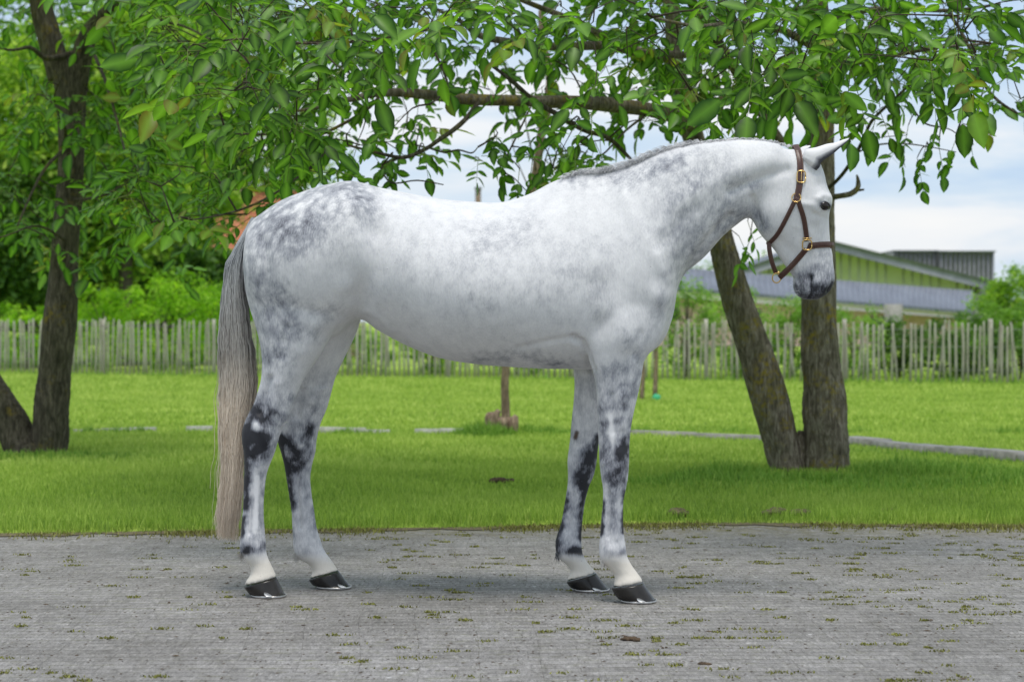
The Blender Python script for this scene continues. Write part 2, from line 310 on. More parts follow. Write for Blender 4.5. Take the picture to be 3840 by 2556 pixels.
# moss tufts and crumbs on the paving
n = 680; y = np.sqrt(rng.uniform(5.6 ** 2, 10.4 ** 2, n)); x = vis_x(y, n, 1.1)
keep = rng.uniform(0, 1, n) < np.clip(.36 + .4 * (x > -.6) + .35 * np.sin(x * 2.3) * np.sin(y * 3.1), 0, 1); keep &= y < edge_y(x) - .05
x, y = x[keep], y[keep]; mp_, mh = [], []
for a, b in zip(x, y):
    k = int(rng.integers(12, 50)); L = rng.uniform(.008, .035); b = round(b / .067) * .067
    mp_.append(np.stack([a + rng.normal(0, L, k), b + rng.normal(0, .011, k)], 1)); mh.append(rng.uniform(.003, .010, k))
ex = rng.uniform(-3, 3, 9000); ey = edge_y(ex) - np.abs(rng.normal(0, .13, 9000)); mk = (np.sin(ex * 3.3) + np.sin(ex * 7.7 + 1) + rng.normal(0, .6, 9000)) > .1
mp_.append(np.stack([ex, ey], 1)[mk]); mh.append(rng.uniform(.005, .03, mk.sum()))
mp_ = np.concatenate(mp_); mh = np.concatenate(mh)
ms = blades('moss', mp_, np.full(len(mp_), 0.0005), mh, np.full(len(mp_), .007), M['moss'], np.clip(rng.normal(.5, .3, len(mp_)), 0, 1), 1.2)
tag(ms, 'yellow green moss and tiny weeds in the paving joints', 'moss', kind='stuff')
n = 3600; y = np.sqrt(rng.uniform(5.5 ** 2, 10.5 ** 2, n)); x = vis_x(y, n, 1.1); sz = rng.uniform(.0015, .0055, n) * np.where(rng.uniform(size=n) > .95, 2., 1.)
a = rng.uniform(0, 6.28, n); oct_ = np.array([[1.6, 0, 0], [0, .8, 0], [-1.4, .2, 0], [0, -.9, 0], [0, 0, .35]])
R = np.stack([np.cos(a), -np.sin(a), np.sin(a), np.cos(a)], 1).reshape(-1, 2, 2)
V = np.einsum('nij,kj->nki', R, oct_[:, :2]) * sz[:, None, None]; V = np.concatenate([V + np.stack([x, y], 1)[:, None], (oct_[None, :, 2] * sz[:, None])[..., None] + .001], 2)
k = np.arange(n)[:, None] * 5
db = mesh('debris', V.reshape(-1, 3), [np.concatenate([k + np.array(f) for f in ([0, 1, 4], [1, 2, 4], [2, 3, 4], [3, 0, 4])])], M['debris'], smooth=False)
tag(db, 'dark crumbs of plant litter scattered over the grey paving', 'litter', kind='stuff')
def lump(name, c, r, n, mat, label, cat, seed=1, squash=.6):
    rg = np.random.default_rng(seed); mb = MB()
    for i in range(n):
        o = rg.normal(0, 1, 3) * np.array([r, r * .6, 0]) * (.8 if n > 1 else 0); s_ = r * rg.uniform(.35, .8) if n > 1 else r
        th = np.linspace(0, np.pi, 9)[:, None]; ph = np.linspace(0, 2 * np.pi, 14, endpoint=False)[None]
        rr = s_ * (1 + .18 * np.sin(3 * ph + i) * np.sin(th * 2) + rg.normal(0, .1, (9, 14)))
        ring = np.stack([rr * np.sin(th) * np.cos(ph), rr * np.sin(th) * np.sin(ph) * .8, rr * np.cos(th) * squash + s_ * squash * .55], -1) + o
        V, Fs = loft(ring); mb.add(V + np.array(c), Fs)
    o = mb.build(name, mat, origin=c); return tag(o, label, cat)
lump('dropping', (P(2347, 2395, GY(2398))[0], GY(2398), .0), .022, 5, M['debris'], 'dark crumbly lump lying on the paving right of the front hoof', 'dropping', 3)
lump('dropping', (P(2640, 2488, GY(2490))[0], GY(2490), .0), .018, 4, M['debris'], 'flat brown lump on the paving near the bottom edge', 'dropping', 4, .35)
lump('dropping', (P(2492, 2426, GY(2428))[0], GY(2428), .0), .010, 2, M['debris'], 'small brown crumb between the two larger lumps on the paving', 'dropping', 5)
lump('dropping', (P(1890, 1828, GY(1832))[0], GY(1832), .045), .05, 6, M['debris'], 'dark clods lying on the grass between front and hind legs', 'dropping', 6, .5)
lump('soil_mound', (P(2565, 1935, GY(1950))[0], GY(1950), .03), .06, 5, M['soil'], 'small dark soil heap at the lawn edge just right of the front legs', 'soil mound', 7, .5)
lump('soil_mound', (P(2960, 1935, GY(1945))[0], GY(1945), .03), .08, 6, M['soil'], 'wider bare soil heap at the lawn edge below the forked trunk', 'soil mound', 8, .32)
lump('soil_mound', (P(3330, 1925, GY(1935))[0], GY(1935), .03), .045, 4, M['soil'], 'small soil patch at the lawn edge right of the forked trunk', 'soil mound', 9, .3)
# low stone edging across the lawn: each stretch is its own kerb
def kerb(pts_, w, h, mat, label):
    mb = MB(); p = np.array(pts_)
    for a, b in zip(p[:-1], p[1:]):
        L = np.linalg.norm(b - a); k = max(1, int(L / (.24 if mat is M['strip'] else .45))); ang = math.atan2(b[1] - a[1], b[0] - a[0])
        for i in range(k):
            if mat is M['strip'] and i % 7 in (3,): continue
            if mat is M['stone'] and i % 8 == 5: continue
            c = a + (b - a) * (i + .5) / k; box(mb, (c[0], c[1] + rng.normal(0, .008), .03 + rng.normal(0, .004)), (L / k - .012, w * rng.uniform(.75, 1.2), h * rng.uniform(.7, 1.)), ang + rng.normal(0, .03))
    o = mb.build('kerb', mat, smooth=False, origin=(p[0][0], p[0][1], 0)); tag(o, label, 'kerb'); o['kind'] = 'structure'
def gp(sx, sy): Y = GY(sy); return (P(sx, sy, Y)[0], Y)
kerb([gp(270, 1634), gp(800, 1628)], .07, .10, M['strip'], 'thin pale stone edging in the lawn left of the tail')
kerb([gp(1190, 1632), gp(1740, 1637)], .07, .10, M['strip'], 'thin pale stone edging seen between the legs')
kerb([gp(2370, 1644), gp(2850, 1663)], .10, .12, M['stone'], 'grey stone edging left of the forked trunk')
kerb([gp(3180, 1672), gp(3420, 1700), gp(3840, 1745), gp(4300, 1800)], .22, .13, M['stone'], 'grey stone edging right of the forked trunk')
sc = mesh('bare_patch', np.array([[*gp(3260, 1712), .0], [*gp(3420, 1730), .0], [*gp(3700, 1755), .0], [*gp(3640, 1735), .0], [*gp(3380, 1700), .0]]) + np.array([0, 0, .024]), [np.array([[0, 1, 2, 3, 4]])], M['stone']); tag(sc, kind='structure')
# ---------------------------------------------------------------- background: fence, buildings, far plants
def leaves_simple(mb, c, n_, L, tint, jit=.18, down=.3):       # folded diamond leaves at centres c
    k = len(c); a = rng.uniform(0, 2 * np.pi, k); e = rng.uniform(-1.1, .5, k)
    d = np.stack([np.cos(a) * np.cos(e), np.sin(a) * np.cos(e), np.sin(e)], 1)
    r = rng.normal(0, 1, (k, 3)); s_ = np.cross(d, r); s_ /= np.linalg.norm(s_, axis=1)[:, None] + 1e-9
    nn = np.cross(d, s_); l = (L * rng.uniform(.6, 1.3, k))[:, None]
    V = np.stack([c, c + d * l * .5 + s_ * l * .3 + nn * l * .08, c + d * l, c + d * l * .5 - s_ * l * .3 + nn * l * .08], 1).reshape(-1, 3)
    q = np.arange(k)[:, None] * 4 + np.array([0, 1, 2, 3])
    mb.add(V, [q], np.repeat(np.clip(tint + rng.normal(0, jit, k), 0, 1), 4))
def clumps(mb, base_c, rx, ry, rz, nclump, per, L, t0=.5, rc=.28):
    """leaf clumps spread through an ellipsoid, denser near the shell, with gaps between them"""
    d = rng.normal(0, 1, (nclump, 3)); d /= np.linalg.norm(d, axis=1)[:, None]
    rad = rng.uniform(.35, 1., nclump) ** .6
    cc = np.array(base_c) + d * rad[:, None] * np.array([rx, ry, rz])
    for c in cc:
        s_ = rc * min(rx, rz) * rng.uniform(.5, 1.25)
        p = c + rng.normal(0, 1, (per, 3)) * s_ * np.array([.55, .55, .42]); leaves_simple(mb, p, per, L, t0 + rng.normal(0, .16))
    return cc
def plant(name, base, height, rx, label, cat, mat, trunk_h=.25, nclump=60, per=60, L=.1, t0=.5, bark=None, group=None, rz=None, trunk_r=None, ry=None):
    t = thing(name, base, label, cat, group); b = np.array(base, float); rz = rz or height * (1 - trunk_h) / 2
    cc = b + np.array([0, 0, height - rz]); mb = MB(); C = clumps(mb, cc, rx, ry or rx * .8, rz, nclump, per, L, t0)
    mb.build('crown' if trunk_h > .12 else 'foliage', mat, t)
    tb = MB(); r0 = trunk_r or height * .022
    lean = rng.normal(0, .03, 2) * height
    tube(tb, [b + (0, 0, -.1), b + (lean[0] * .4, lean[1] * .4, height * .35), b + (lean[0], lean[1], height * .8)], [r0, r0 * .7, r0 * .2], 8, 4, .1)
    for c in C[::max(1, len(C) // 14)]:
        f = rng.uniform(.2, .6); s_ = b + np.array([lean[0] * f, lean[1] * f, height * .8 * f]); tube(tb, [s_, (s_ + c) / 2 + (0, 0, .03 * height), c], [r0 * .4, r0 * .22, r0 * .06], 5, 3)
    tb.build('trunk' if trunk_h > .12 else 'stem', bark or M['bark_dark'], t); return t
# paling fence: two stretches meeting behind the horse, pickets as parts (the ones that show largest), wires, posts
FX = np.array([-17., -10.5, -.5, 9.0, 16.]); FY = np.array([42.2, 40., 36.6, 33.0, 30.4]); FZ = np.array([1.14, 1.14, 1.10, 1.07, 1.06])
fen = thing('picket_fence', (0, 36.5, 0), 'long fence of weathered split wood palings behind the lawn', 'fence')
def hidden(sx):                                                # columns of the fence the horse or the trunks cover
    return 1340 < sx < 0 or (2240 < sx < 2400) or (960 < sx < 1090)
x = -16.6; pk = []
while x < 15.4:
    y = np.interp(x, FX, FY); pk.append((x, y)); x += rng.uniform(.080, .106) * (1.16 if rng.uniform() > .93 else 1)
vis = [i for i, (a, b) in enumerate(pk) if abs(CX + a / b * F - 1920) < 1900 and not hidden(CX + a / b * F)]
order = sorted(vis, key=lambda i: pk[i][1])[:96]; big = set(order); rest = MB()
for i, (a, b) in enumerate(pk):
    mb = MB(); h = np.interp(a, FX, FZ) + rng.normal(0, .035); w = rng.uniform(.034, .056); ln = rng.normal(0, .03) + (rng.normal(0, .09) if a > 4.5 else 0) * (rng.uniform() > .6)
    bow = rng.normal(0, .012); zs = np.array([-.08, h * .35, h * .7, h * .965, h]); ringv = []
    for k, z in enumerate(zs):
        cx_ = a + ln * z / h + bow * math.sin(z / h * 3.1); ww = w * (1, .96, .92, .85, .25)[k] / 2; d = .011
        ringv.append([[cx_ - ww, b - d, z], [cx_ + ww, b - d * .6, z], [cx_ + ww * .9, b + d, z], [cx_ - ww * .9, b + d, z]])
    V, Fs = loft(np.array(ringv)); tgt = mb if i in big else rest; tgt.add(V, Fs, 0)
    if i in big: mb.build('picket', M['picket'], fen, smooth=False)
ro = rest.build('picket', M['picket'], fen, smooth=False); ro['kind'] = 'stuff'
for z in (.25, .62, .9):
    mb = MB(); tube(mb, [(a, np.interp(a, FX, FY) + .02, z * np.interp(a, FX, FZ)) for a in np.linspace(-16.6, 15.4, 50)], [.004] * 50, 4, 1); mb.build('wire', M['wire'], fen)
for a in np.arange(-15.3, 15., 2.35):
    mb = MB(); b = np.interp(a, FX, FY) + .06; tube(mb, [(a, b, -.1), (a + .01, b, .5), (a, b, 1.15)], [.045, .042, .038], 8, 2, .05); mb.build('post', M['picket'], fen)
# ------------- far barn with green gable (right), low shed roof in front of it, tall grey ribbed hall behind
M['green_clad'] = simple('green_cladding', (.40, .45, .29), (.46, .51, .35), 2., .6, 0, 0)
M['roof_grey'] = simple('grey_blue_roof', (.125, .14, .18), (.17, .19, .235), 1.2, .6, 0, 0, .01, (1, .3, 1))
M['roof_edge'] = simple('barge_board', (.12, .14, .15), (.18, .20, .22), 2., .6, 0, 0)
M['rib'] = simple('dark_ribbed_sheet', (.17, .17, .20), (.27, .27, .31), 3., .6, 0, 0)
M['cream'] = simple('cream_fascia', (.55, .52, .45), (.66, .63, .56), 2., .7, 0, 0)
M['dark'] = simple('dark_opening', (.01, .012, .015), (.03, .03, .035), 2., .6, 0, 0)
def brick_mat(name, c1, c2, mortar, s):
    m, nt = new_mat(name); v = nd(nt, 'ShaderNodeMapping', {'Vector': nd(nt, 'ShaderNodeTexCoord').outputs['Object'], 'Rotation': (math.radians(90), 0, 0)}).outputs[0]
    br = nd(nt, 'ShaderNodeTexBrick', {'Vector': v, 'Color1': (*c1, 1), 'Color2': (*c2, 1), 'Mortar': (*mortar, 1), 'Scale': s, 'Mortar Size': .012, 'Brick Width': .22, 'Row Height': .07})
    out(nt, nd(nt, 'ShaderNodeBsdfPrincipled', {'Base Color': br.outputs['Color'], 'Roughness': .9}).outputs[0]); return m
M['brick'] = simple('pink_brick', (.46, .31, .27), (.60, .44, .40), 3., .9, 0, 0)
M['tile'] = brick_mat('orange_roof_tiles', (.50, .17, .08), (.62, .26, .13), (.25, .09, .05), .8)
YB = 120.
bn = thing('barn', (P(3200, 1206, YB)[0], YB, 0), 'large barn with pale green gable wall and shallow grey roof on the right', 'barn')
def gpt(sx, sy, Y=YB): return P(sx, sy, Y)
L0, PK, R0 = gpt(2700, 1040), gpt(3085, 905), gpt(3668, 1052)
mb = MB(); slab(mb, [[L0[0], YB, -.2], [R0[0] - 0.5, YB, -.2], R0 + (-.5, 0, .1), PK, L0], (0, 26, 0))
for xx in np.arange(L0[0] + .3, R0[0] - .6, .55):
    top = PK[2] - (xx - PK[0]) / (R0[0] - PK[0]) * (PK[2] - R0[2]) if xx > PK[0] else L0[2] + (xx - L0[0]) / (PK[0] - L0[0]) * (PK[2] - L0[2])
    if rng.uniform() > .1: box(mb, (xx, YB - .008, top / 2), (.10, .012, top - .2))
mb.build('wall', M['green_clad'], bn, smooth=False)
for (a, b) in ((L0, PK), (PK, R0)):
    d = (b - a) / np.linalg.norm(b - a); ex_ = .9 if b is R0 else 0
    mb = MB(); a2 = a - d * (1. if a is L0 else 0) + (0, -1.2, .05); b2 = b + d * ex_ + (0, -1.2, .05)
    slab(mb, [a2, b2, b2 + (0, 28, 0), a2 + (0, 28, 0)], (0, 0, -.25)); r = mb.build('roof', M['roof_grey'], bn, smooth=False)
    mb = MB(); slab(mb, [a2 + (0, -.05, -.55), b2 + (0, -.05, -.55), b2 + (0, -.05, .04), a2 + (0, -.05, .04)], (0, -.08, 0)); mb.build('barge_board', M['roof_edge'], r, smooth=False)
mb = MB(); a = gpt(3645, 1070, YB - .3); b = gpt(3675, 1100, YB - .3); slab(mb, [a, [b[0], a[1], a[2]], b, [a[0], a[1], b[2]]], (0, .2, 0)); mb.build('opening', M['dark'], bn, smooth=False)
sh = thing('shed', (P(3000, 1206, 95)[0], 95, 0), 'long low brick shed with blue grey sheet roof in front of the green barn', 'shed')
def rp(sx, sy, Y): return P(sx, sy, Y)
A0, A1, A2, A3 = rp(2330, 1072, 88), rp(3645, 1176, 100), rp(3650, 1098, 106), rp(2330, 995, 96)
mb = MB(); nr = 60
for k in range(nr):                                            # corrugated sheets laid side by side
    f0, f1 = k / nr, (k + 1) / nr; q = [A0 + (A1 - A0) * f0, A0 + (A1 - A0) * f1, A3 + (A2 - A3) * f1, A3 + (A2 - A3) * f0]
    slab(mb, np.array(q) + (0, 0, .006 * (k % 2)), (0, 0, .12))
mb.build('roof', M['roof_grey'], sh, smooth=False)
mb = MB(); slab(mb, [A0 + (0, .1, -.05), A1 + (0, .1, -.05), A1 + np.array([0, .1, -.28]), A0 + np.array([0, .1, -.32])], (0, .12, 0)); mb.build('fascia', M['cream'], sh, smooth=False)
mb = MB(); slab(mb, [[A0[0], A0[1] + .5, -.2], [A1[0], A1[1] + .5, -.2], A1 + (0, .5, -.02), A0 + (0, .5, -.02)], (0, 5, 0)); mb.build('wall', M['brick'], sh, smooth=False)
for sx in (2480, 2770, 3230):
    f = (sx - 2330) / 1315; c = A0 + (A1 - A0) * f; mb = MB(); box(mb, (c[0], c[1] + .44, max(.75, c[2] - 1.0)), (1.3, .1, .8)); w_ = mb.build('window', M['dark'], sh, smooth=False)
mb = MB(); box(mb, (*P(3350, 1200, 94)[:2], 1.0), (.8, .5, 1.9)); o = mb.build('pier', M['stone'], sh, smooth=False)
gh = thing('ribbed_hall', (P(3560, 1206, 150)[0], 150, 0), 'tall dark grey ribbed hall rising behind the barn roof at the right', 'hall')
for (s0, s1, tp) in ((3352, 3516, 944), (3519, 3722, 946)):
    mb = MB(); a = P(s0, tp, 150 if s0 < 3400 else 149.5); b = P(s1, tp - 3, 150); slab(mb, [[a[0], a[1], 0], [b[0], a[1], 0], [b[0], a[1], b[2]], a], (0, 12, 0)); mb.build('wall', M['rib'], gh, smooth=False)
    mb = MB()
    for xx in np.arange(a[0] + .2, b[0], .36): box(mb, (xx, a[1] - .06, a[2] / 2), (.14, .12, a[2] - .15))
    mb.build('rib', M['rib'], gh, smooth=False)
    mb = MB(); box(mb, ((a[0] + b[0]) / 2, a[1] + 5.9, a[2] + .06), (b[0] - a[0] + .1, 12.5, .12)); mb.build('roof_edge', M['roof_edge'], gh, smooth=False)
# red tiled house behind the left trees
YH = 62.; hs_ = thing('house', (P(880, 1206, YH)[0], YH, 0), 'house with orange red tiled roof half hidden by the leaves at the left', 'house')
e0, e1 = P(640, 985, YH), P(1330, 985, YH); r0_, r1_ = P(740, 735, YH + 4), P(1260, 700, YH + 4); r1_[2] = r0_[2]
mb = MB(); slab(mb, [e0, e1, r1_, r0_], (0, .1, .18)); slab(mb, [e0 + (0, 8, 0), r0_ + (0, .12, 0), r1_ + (0, .12, 0), e1 + (0, 8, 0)], (0, 0, .18)); rf = mb.build('roof', M['tile'], hs_, smooth=False)
mb = MB(); box(mb, (r0_[0] + 1.2, YH + 4, r0_[2] + .3), (.7, .7, 1.3)); mb.build('chimney', M['brick'], rf, smooth=False)
mb = MB(); c = (e0 + e1) / 2; box(mb, (c[0], YH + 4, c[2] / 2 - .05), (e1[0] - e0[0] - .8, 7., c[2])); mb.build('wall', M['brick'], hs_, smooth=False)
for f in (.25, .55, .8):
    mb = MB(); box(mb, (e0[0] + (e1[0] - e0[0]) * f, YH + .47, 1.5), (1.1, .1, 1.2)); mb.build('window', M['dark'], hs_, smooth=False)
pp = thing('pole', (P(1793, 1206, 70)[0], 70, 0), 'plain grey post top rising above the middle of the horse back', 'post')
mb = MB(); c = P(1793, 708, 70); tube(mb, [(c[0], 70, 0), (c[0], 70, 3), (c[0], 70, c[2])], [.13, .12, .1], 8, 2); mb.build('shaft', M['bark_red'], pp)
mb = MB(); box(mb, (c[0], 70, c[2] + .02), (.26, .26, .08)); mb.build('cap', M['rib'], pp)
# shrubs and trees beyond the fence
SH = [(-10.6, 42.5, 1.5, 1.3), (-9.2, 43.5, 1.9, 1.2), (-7.6, 42.5, 2.3, 1.1), (-6.4, 44., 2.0, 1.1), (-5.2, 43.2, 2.2, .95), (-4.3, 42.6, 1.7, .7)]
LB = ['yellow green shrub behind the fence at the far left edge', 'yellow green shrub behind the fence left of the left trunk', 'bright lime shrub behind the fence just right of the left trunk',
      'broad lime green shrub behind the fence, second to the right of the left trunk', 'tall pointed lime green shrub behind the fence nearest the tail', 'low light green shrub behind the fence touching the tail']
for (x, y, h, r), l in zip(SH, LB): plant('shrub', (x, y, 0), h, r, l, 'shrub', M['leaf_lime'], .05, 60, 85, .085, .5, group='shrubs behind the fence')
SH2 = [(-3.1, 39.4, 1.0, .8, 'leaf_pale'), (-1.6, 38.9, .95, .9, 'leaf_bg'), (.1, 38.3, 1.0, .9, 'leaf_bg'), (1.7, 37.6, .95, .8, 'leaf_pale'), (3.25, 36.6, 2.0, .6, 'leaf_pale'), (4.2, 36.4, 1.85, .75, 'leaf_pale'), (5.2, 36.0, 1.65, .6, 'leaf_pale'),
       (6.3, 36.0, 1.45, .8, 'leaf_pale'), (7.2, 36.2, 1.2, .6, 'leaf_dark'), (-8.9, 41.7, .9, .9, 'leaf_bg'), (-7.2, 41.4, .8, .8, 'leaf_bg'), (8.1, 35.6, .9, .6, 'leaf_dark'), (9.2, 35.2, 1., .7, 'leaf_dark')]
LB2 = ['low pale shrub seen through the fence between the hind legs', 'low green shrub seen through the fence under the belly, left one', 'low green shrub seen through the fence under the middle of the belly', 'low pale shrub seen through the fence behind the front legs',
       'loose pale green shrub right in front of the chest of the horse', 'loose pale shrub behind the fence left of the leaning trunk', 'pale shrub behind the fence between the two stems', 'pale shrub behind the fence right of the forked trunk',
       'dark low shrub behind the leaning pickets', 'low green shrub seen through the pickets left of the left trunk', 'low green shrub seen through the pickets right of the left trunk', 'dark low shrub behind the right part of the fence', 'dark low shrub behind the fence at the right edge']
for (x, y, h, r, m_), l in zip(SH2, LB2): plant('shrub', (x, y, 0), h, r, l, 'shrub', M[m_], .05, 60, 60, .065, .5, group='shrubs behind the fence')
plant('bush', (P(3870, 1206, 55)[0], 55, 0), 2.7, 1.55, 'round dark green bush above the fence at the right edge', 'bush', M['leaf_bg'], .1, 130, 120, .1, .45)
plant('bush', (P(3620, 1206, 50)[0], 50, 0), 1.35, 1.2, 'low dark bush under the eave of the green barn', 'bush', M['leaf_dark'], .1, 50, 70, .09, .5)
plant('bush', (P(3745, 1206, 47)[0], 47, 0), 1.7, 1.1, 'lower bright bush in front of the round bush at the right edge', 'bush', M['leaf_pale'], .1, 50, 70, .09, .3)
plant('bush', (P(2620, 1206, 140)[0], 140, 0), 5.6, 4.5, 'distant green bush over the roofs between neck and chin of the horse', 'bush', M['leaf_bg'], .1, 60, 80, .3, .5)
plant('bush', (P(2820, 1206, 145)[0], 145, 0), 5.9, 3.5, 'distant green bush over the roofs just below the throat', 'bush', M['leaf_bg'], .1, 60, 80, .3, .5)
BT = [(-11.6, 47, 8.6, 2.5, 'leaf_bg'), (-9.6, 52, 9.8, 2.5, 'leaf_bg'), (-9.4, 47, 9.5, 1.9, 'leaf_bg'), (-14.6, 60, 11, 3.4, 'leaf_dark'), (-12.6, 66, 12, 3.2, 'leaf_dark'), (-7.0, 56, 3.0, 1.5, 'leaf_dark'), (-9.4, 68, 13.2, 3.2, 'leaf_bg'), (-8.2, 50, 2.9, 2.4, 'leaf_dark'), (-12.2, 46, 5.5, 2.2, 'leaf_dark'), (-13.2, 50, 5., 2.6, 'leaf_dark'), (-10.8, 54, 5.2, 2.4, 'leaf_dark')]
LB3 = ['light green tree filling the upper left corner', 'tall light green tree right behind the left trunk', 'light green tree beyond the fence right of the left trunk', 'dark tree in the gap at the far left edge', 'dark tall tree behind the light ones at the left',
       'dark green tree beside the orange tiled roof', 'tallest far tree behind the others at the left', 'dark low tree over the lime green shrubs', 'dark bushy tree over the fence left of the left trunk', 'dark bushy tree at the far left edge over the fence', 'dark bushy tree over the fence just right of the left trunk']
for (x, y, h, r, m_), l in zip(BT, LB3): plant('broadleaf_tree', (x, y, 0), h, r, l, 'tree', M[m_], .18, 150, 120, .17 if y < 55 else .22, .55, group='trees beyond the fence')
# thin dead trunk in the lawn, with its cut stump
YM = T_M[1]; dt = thing('thin_tree', (T_M[0], YM, 0), 'thin leaning bare tree with reddish bark standing behind the horse', 'tree')
mb = MB(); tp = [(1893, 1640, 22), (1896, 1560, 17), (1893, 1450, 16), (1900, 1350, 16), (1935, 1000, 15), (1985, 760, 16), (2010, 640, 15), (2030, 500, 17), (2058, 380, 18), (2062, 280, 16), (2035, 160, 14), (2030, 40, 11)]
tube(mb, [P(a, b, YM) for a, b, _ in tp], [w / F * YM for _, _, w in tp], 12, 4, .12); mb.build('trunk', M['bark_red'], dt)
for pl in ([(2058, 390, 8), (1950, 340, 7), (1890, 240, 5), (1850, 150, 3)], [(2050, 300, 8), (2110, 180, 6), (2150, 60, 4)], [(2010, 640, 4), (1975, 480, 3), (1960, 380, 2)], [(2020, 600, 4), (2090, 470, 3), (2170, 400, 1.5)], [(1990, 720, 3), (1935, 590, 2), (1915, 480, 1)]):
    mb = MB(); tube(mb, [P(a, b, YM - .1) for a, b, _ in pl], [w / F * YM for _, _, w in pl], 6, 4, .05); mb.build('branch', M['bark_dark'], dt)
st = MB(); c = P(1850, 1625, 18.6)
for k in range(9):
    o = np.array([rng.uniform(-.11, .2), rng.uniform(-.08, .08), 0]); tube(st, [c + o + (0, 0, -.05), c + o * 1.1 + (0, 0, rng.uniform(.1, .16)), c + o * 1.2 + (rng.normal(0, .02), 0, rng.uniform(.15, .27) * (1 if o[0] < 0.02 else .45))], [.06, .05, .022], 7, 3, .2)
tag(st.build('stump', M['bark_red'], origin=c), 'ragged reddish stump at the foot of the thin tree', 'stump')
# two saplings tied near the fence, seen right of the chest
for sx, hh, lab in ((2455, 1.6, 'thin young sapling with a green guard at its foot, right of the front legs'), (2405, .9, 'short bare sapling stem just left of the one with the green guard')):
    Ys = 26.5; c = P(sx, GY(1) * 0 + 1206, Ys); t = thing('sapling', (c[0], Ys, 0), lab, 'sapling'); mb = MB()
    tube(mb, [(c[0], Ys, 0), (c[0] + .02, Ys, hh * .5), (c[0] - .02, Ys, hh)], [.035, .03, .015], 7, 3, .05); mb.build('stem', M['bark_red'], t)
    if hh > 1:
        g = MB(); tube(g, [(c[0], Ys - .05, .03), (c[0] + .03, Ys - .07, .11)], [.07, .05], 8, 1, .2); gm = simple('green_plastic', (.02, .35, .15), (.05, .45, .2), 5., .5, 0, 0); g.build('guard', gm, t)
        lf = MB(); leaves_simple(lf, np.array([c[0], Ys, 1.2]) + rng.normal(0, 1, (260, 3)) * [.16, .12, .4], 260, .06, .5); lf.build('crown', M['leaf_pale'], t)
# ---------------------------------------------------------------- walnut trees
SS = np.array([0, .13, .32, .55, .8, 1.0]); WW = np.array([0, .30, .47, .48, .30, 0])
def leaf_template():
    mid = [[0, s, -.16 * s * s] for s in SS]; L = [[-w, s, .16 * w - .16 * s * s] for s, w in zip(SS[1:5], WW[1:5])]; R = [[w, s, .16 * w - .16 * s * s] for s, w in zip(SS[1:5], WW[1:5])]
    V = np.array(mid + L + R); q = []; t = []
    for o, fl in ((6, 1), (10, -1)):
        t += [[0, 1, o][::fl], [4, 5, o + 3][::fl]]
        q += [[1, 2, o + 1, o][::fl], [2, 3, o + 2, o + 1][::fl], [3, 4, o + 3, o + 2][::fl]]
    rib = np.zeros(14); rib[:6] = 1
    return V, np.array(q), np.array(t), rib
LT, LQ, LTr, LRIB = leaf_template()
def unit(v): return v / (np.linalg.norm(v, axis=-1, keepdims=True) + 1e-9)
class Leaves:
    def __init__(s): s.o = []; s.d = []; s.n = []; s.L = []; s.W = []; s.t = []; s.st = MB()
    def compound(s, p, axis, size, tint, nl=None):
        """one walnut leaf: a drooping rachis with paired leaflets and an end leaflet"""
        nl = nl or int(rng.choice([2, 2, 3, 3])); L = size * rng.uniform(.9, 1.25); a = unit(np.array(axis, float)); side = unit(np.cross(a, [0, 0, 1.]) + rng.normal(0, .25, 3))
        pts_ = [p]; cur = a.copy(); q = p.copy()
        for k in range(nl + 1):
            cur = unit(cur + np.array([0, 0, -.09])); q = q + cur * L * (1.0 if k == 0 else .55); pts_.append(q.copy())
        tube(s.st, pts_, np.linspace(.0022, .0010, len(pts_)), 4, 1, 0, .9)
        for k in range(1, nl + 1):
            g = .62 + .5 * k / (nl + 1)
            for sg in (-1, 1):
                d = unit(cur * .55 + side * sg * rng.uniform(.7, 1.1) + np.array([0, 0, -rng.uniform(-.25, .6)]) + rng.normal(0, .18, 3)); s.one(pts_[k], d, size * g, tint)
        s.one(pts_[-1], unit(cur + rng.normal(0, .12, 3)), size * 1.25, tint)
    def one(s, o, d, L, tint):
        n = unit(np.array([0, -.3, 1.]) + rng.normal(0, .5, 3)); n = unit(n - d * n.dot(d))
        s.o.append(o); s.d.append(d); s.n.append(n); s.L.append(L * rng.uniform(.85, 1.15)); s.W.append(rng.uniform(.46, .62)); s.t.append(min(1, max(0, tint + rng.normal(0, .11))))
    def build(s, name, mat, parent):
        o, d, n, L, W, t = map(np.array, (s.o, s.d, s.n, s.L, s.W, s.t)); sd_ = np.cross(d, n); k = len(o)
        curl = rng.uniform(-.4, 2.2, k)[:, None, None]
        T = LT[None]; V = o[:, None] + d[:, None] * (T[..., 1:2] * L[:, None, None]) + sd_[:, None] * (T[..., 0:1] * (L * W)[:, None, None]) + n[:, None] * (T[..., 2:3] * L[:, None, None]) * curl
        b = np.arange(k)[:, None, None] * 14; q = (b + LQ[None]).reshape(-1, 4); tr = (b + LTr[None]).reshape(-1, 3)
        SV = np.concatenate(s.st.V); SA = np.concatenate(s.st.A); nL = k * 14; SF = [np.concatenate(f) + nL for f in s.st.F.values()]
        return mesh(name, np.concatenate([V.reshape(-1, 3), SV]), [q, tr] + SF, [mat, M['stalk']], parent, {'tint': np.concatenate([np.repeat(t, 14), SA]), 'rib': np.concatenate([np.tile(LRIB, k), SA * 0])},
                    slots=np.concatenate([np.zeros(len(q) + len(tr)), np.ones(sum(len(f) for f in SF))]))
